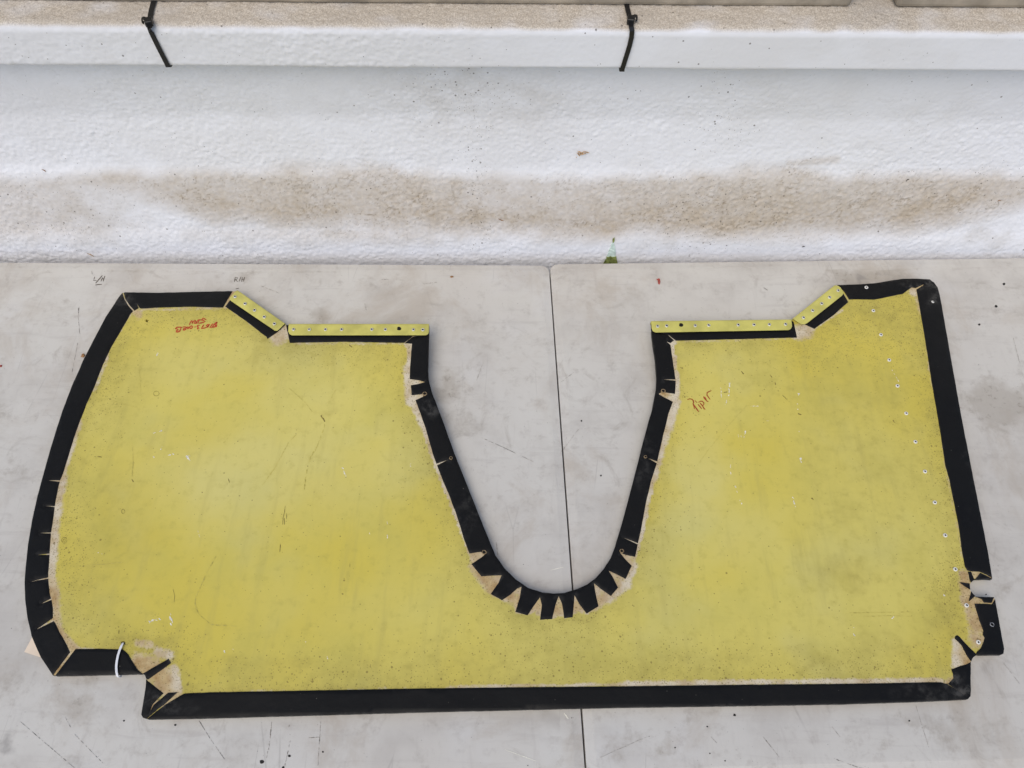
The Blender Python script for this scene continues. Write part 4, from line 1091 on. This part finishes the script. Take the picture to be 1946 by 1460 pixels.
rngm = [([(118 + 5 * math.cos(a) + 4, 1027 + 5.5 * math.sin(a)) for a in np.linspace(0, 5.9, 14)], 1.1), ([(121 + 2.2 * math.cos(a) + 1, 1027 + 2.4 * math.sin(a)) for a in np.linspace(0, 5.5, 9)], .9), ([(297 + 5.5 * math.cos(a), 748 + 4.5 * math.sin(a)) for a in np.linspace(0, 6.28, 14)], 1.0), ([(234 + 3 * math.cos(a), 972 + 4.5 * math.sin(a)) for a in np.linspace(0, 6.28, 12)], 1.0)]
faint = [([(160, 1075), (200, 1072), (243, 1068)], 1.4), ([(411, 1056), (395, 1085), (385, 1107), (372, 1135), (371, 1150), (378, 1168), (401, 1187), (450, 1190)], 1.6), ([(618, 805), (610, 830), (602, 850), (590, 868), (583, 895), (578, 930)], 1.6), ([(570, 818), (548, 842), (522, 890), (495, 927)], 1.1), ([(440, 824), (425, 842)], 1.2), ([(1420, 770), (1385, 808), (1350, 850), (1325, 885)], 1.2),
         ([(1640, 600), (1628, 630), (1624, 664)], 1.2), ([(595, 785), (580, 765), (550, 738)], 1.2), ([(622, 772), (638, 740)], 1.0), ([(1615, 1165), (1680, 1164), (1730, 1163)], 1.3), ([(1640, 1172), (1700, 1170), (1735, 1172)], 1.0), ([(252, 850), (253, 880), (251, 905)], 1.8), ([(210, 760), (240, 770), (262, 774)], .9), ([(265, 700), (267, 745)], .9), ([(1600, 655), (1660, 650), (1700, 645)], 1.0)]
tag(strokes_obj('paint_chips', flecks(chips), on_board, M['chip'], panel, jitter=.22), kind='stuff')
tag(strokes_obj('scuff_ticks', [(p_, w * .8) for p_, w in ticks] + [(p_, w * .6) for p_, w in rngm], on_board, M['mark'], panel, jitter=.2), kind='stuff')
tag(strokes_obj('faint_scuffs', flecks([(p_, w * 1.1) for p_, w in faint], 6), on_board, M['faint'], panel, dz=.00022, jitter=.1), kind='stuff')

# ================================================================== SMALL THINGS
# white cable tie through the panel's hole, over the black edge
pth = [(233.6, 1221.5, -.003), (233.0, 1223.5, .0022), (231.2, 1227, .0032), (227.6, 1235, .0036), (224.2, 1246, .0038), (222.0, 1257, .0036), (221.0, 1267, .0034), (221.4, 1276, .0032), (222.4, 1281.6, .0028)]
tp = [on_board(np.array([(a, b)]), z)[0] for a, b, z in pth]
last = tp[-1]
tp += [last + np.array([.0004, -.0016, -.0012]), last + np.array([.0006, -.0022, -.0040]), last + np.array([.0008, -.0018, -.0085]), last + np.array([.0010, .004, -.0100])]
nm = [(0, 0.6, .8)] + [(0, 0, 1)] * (len(pth) - 2) + [(0, -.5, .85), (0, -.9, .4), (0, -1, 0), (0, -1, -.2), (0, -.3, -1)]
wt = strap('white_cable_tie', tp, nm, .0027, .0011, M['wtie'], loc=tp[1])
tag(wt, 'thin white cable tie looped through the yellow panel near its lower left notch', 'cable tie')
P = on_table([(61, 1211), (46, 1239.3), (77.5, 1249.4), (120, 1262), (135, 1232)], .0011)
q = P.copy(); q[:, 2] -= .0004
F = [(0, 1, 2, 3, 4), (9, 8, 7, 6, 5)] + [(i, 5 + i, 5 + (i + 1) % 5, (i + 1) % 5) for i in range(5)]
tg = mesh_obj('paper_tag', np.vstack([P, q]), F, M['tag'], loc=P.mean(axis=0))
bm = bmesh.new(); bm.from_mesh(tg.data); bmesh.ops.recalc_face_normals(bm, faces=bm.faces); bm.to_mesh(tg.data); bm.free()
tag(tg, 'cream card tag corner sticking out from under the panel at the lower left', 'tag')

# black cable ties strapped over the ledge
def on_ledge(px, py, dz=.002):
    return on_z([(px, py)], ZLT + .002 + dz)[0]
def on_fascia(px, py, off=.0022):
    return on_plane([(px, py)], N1 * (D0 - off), N1)[0]
UPV = np.array([0, 0, 1.0])
def black_tie(top, front, head, curl, label):
    """top: ledge pixels from the back to the nosing, front: fascia pixels downwards"""
    loc = on_ledge(*head)
    root = empty('black_cable_tie', loc); tag(root, label, 'cable tie', 'black cable ties strapped over the ledge')
    path, nn = [], []
    t0 = on_ledge(*top[0]); back = t0 + N1 * .05
    path.append(back); nn.append(UPV)
    for p in top:
        path.append(on_ledge(*p)); nn.append(UPV)
    for i, p in enumerate(front):
        path.append(on_fascia(*p)); nn.append(-N1 + UPV * (.8 if i == 0 else .05))
    e = path[-1]
    for dn, off in ((.004, 0), (.0062, .004), (.0066, .014), (.0066, .03)):
        path.append(e - UPV * dn + N1 * off); nn.append(-N1 if off == 0 else (-N1 - UPV if off < .01 else -UPV))
    # smooth resample
    P_ = np.array(path); d_ = np.concatenate([[0], np.cumsum(np.linalg.norm(np.diff(P_, axis=0), axis=1))])
    s_ = np.unique(np.concatenate([np.linspace(0, d_[-1], 46), d_]))
    PP = np.stack([np.interp(s_, d_, P_[:, k]) for k in range(3)], 1); NN = np.stack([np.interp(s_, d_, np.array(nn)[:, k]) for k in range(3)], 1)
    strap('band', PP, NN, .0062, .0013, M['tie'], root)
    # head: bevelled lock box with a slot, and the curled trimmed tail
    h = on_ledge(*head, .0035); fw = on_ledge(head[0] + curl * 1.5, head[1] - 12, .0035) - h; fw /= np.linalg.norm(fw); sd_ = np.cross(fw, UPV)
    bm = bmesh.new()
    dims = (.0048, .0056, .0042)
    vs = [bm.verts.new(h - np.array(loc) + sd_ * a * dims[0] + fw * b * dims[1] + UPV * c * dims[2]) for c in (-1, 1) for a, b in ((-1, -1), (1, -1), (1, 1), (-1, 1))]
    for f in ((3, 2, 1, 0), (4, 5, 6, 7), (0, 1, 5, 4), (1, 2, 6, 5), (2, 3, 7, 6), (3, 0, 4, 7)): bm.faces.new([vs[i] for i in f])
    bmesh.ops.bevel(bm, geom=list(bm.edges), offset=.0016, segments=3, profile=.5, affect='EDGES'); bmesh.ops.recalc_face_normals(bm, faces=bm.faces)
    me = bpy.data.meshes.new('lock_head'); bm.to_mesh(me); bm.free(); me.materials.append(M['tie'])
    link(bpy.data.objects.new('lock_head', me), root)
    cc = h + sd_ * curl * .0045 + fw * .0028 + UPV * .001
    pts_ = [cc + (sd_ * curl * math.cos(a) + UPV * math.sin(a)) * .0032 for a in np.linspace(-1.0, 3.4, 14)]
    nr = [(sd_ * curl * math.cos(a) + UPV * math.sin(a)) for a in np.linspace(-1.0, 3.4, 14)]
    strap('cut_tail', pts_, nr, .0058, .0012, M['tie'], root)
    return root
black_tie([(292.5, 0), (287.8, 18), (285.2, 33), (283.6, 46), (284.6, 54)], [(285.8, 58.5), (300, 88), (317.5, 122.5)], (282.6, 42), -1, 'black cable tie hanging over the ledge near the upper left corner')
black_tie([(1191, 10), (1194.8, 26), (1198, 40), (1199.8, 52)], [(1201.2, 59), (1200.2, 71), (1196.6, 86.5), (1190.8, 105.5), (1182.8, 131)], (1199, 38), 1, 'black cable tie hanging over the ledge right of centre')

def crumb(name, P, h, mat, label, cat, surf=on_table, z0=.0004, group=None):
    P = densify(P, 2.5); P = P + rng.normal(0, .25, P.shape)
    if area2(P) > 0: P = P[::-1]
    B = surf(P, z0); c = B.mean(axis=0); n = len(P)
    T = c + (B - c) * .72; T[:, 2] += h * (1 + .4 * np.sin(np.arange(n)))
    V = np.vstack([B, T, [c + np.array([0, 0, h * 1.2])]])
    F = [(i, (i + 1) % n, n + (i + 1) % n, n + i) for i in range(n)] + [(n + i, n + (i + 1) % n, 2 * n) for i in range(n)] + [tuple(range(n))[::-1]]
    return tag(mesh_obj(name, V, F, mat, loc=c), label, cat, group)
crumb('paint_flake', [(1246.5, 530.5), (1254, 530), (1255, 535), (1253.6, 541.2), (1251, 540), (1249.4, 533)], .002, M['flake'], 'small red paint flake on the right table near its back edge', 'flake')
crumb('leaf_crumb', [(154, 678), (156, 673), (160, 672.4), (161, 676), (158, 679.5)], .0016, M['leaf'], 'brown leaf crumb against the panel\'s upper left curved edge', 'leaf crumb')
crumb('leaf_crumb', [(-2, 698), (0, 694), (4, 694), (3.5, 698)], .0014, M['flake'], 'reddish crumb on the table at the far left edge of the photo', 'leaf crumb')
crumb('leaf_crumb', [(855, 526), (860, 525), (862.5, 527), (858, 528.5)], .0012, M['leaf'], 'tiny brown crumb on the left table near the back edge, left of the seam', 'leaf crumb')

# dried seed head stuck to the wall, and a few bits of leaf
mw = lambda p, off=.0014: on_wall([p], off)[0]
sh = empty('dried_seed_head', mw((1105, 293))); tag(sh, 'rusty dried seed head stuck on the white wall above the dirt band', 'seed head')
s9 = crop(1080, 270, 36.5)
for k, (st, r) in enumerate([([(640, 690), (760, 680), (860, 760), (950, 770)], .0010), ([(600, 780), (680, 800), (740, 900), (780, 980)], .0009), ([(820, 760), (840, 850), (830, 920)], .0012), ([(960, 730), (970, 800), (960, 880)], .0013), ([(960, 740), (1060, 690), (1160, 690), (1300, 720), (1450, 760)], .0008), ([(900, 900), (1000, 840), (1080, 820), (1240, 800)], .0008), ([(520, 1070), (610, 1060)], .0008)]):
    pts_ = [mw(p, .0018 + .0006 * (k % 3)) for p in s9(st)]
    V, F = tube(pts_, [r * (1 if 0 < i < len(pts_) - 1 else .5) for i in range(len(pts_))], 6)
    mesh_obj('stalk', V, F, M['straw'], sh, smooth=True)
def wall_bit(P, label, mat):
    pts_ = list(on_wall(P, .0010))
    V, F = tube(pts_, [.0003] + [.0008] * (len(pts_) - 2) + [.0003], 6)
    tag(mesh_obj('leaf_bit', V, F, mat, loc=pts_[0], smooth=True), label, 'leaf bit')
wall_bit([(165, 482), (172, 484), (178, 488)], 'tan leaf bit on the wall just above the left table\'s back edge', M['straw'])
wall_bit([(79, 322), (84, 324), (87, 327)], 'dark leaf bit on the wall at the upper left of the dirt band', M['leaf'])
wall_bit([(947, 416), (953, 419), (957, 419.5)], 'dark brown leaf bit in the middle of the wall\'s dirt band', M['leaf'])
wall_bit([(1722, 344), (1725, 341.5), (1728, 341)], 'black speck of leaf on the right part of the dirt band', M['spot'])
wall_bit([(1524, 470), (1527, 468.5), (1530, 468.5)], 'black leaf speck on the white wall strip below the dirt band', M['spot'])
wall_bit([(1896, 383), (1899, 381), (1903, 381)], 'dark leaf bit near the right end of the dirt band', M['leaf'])
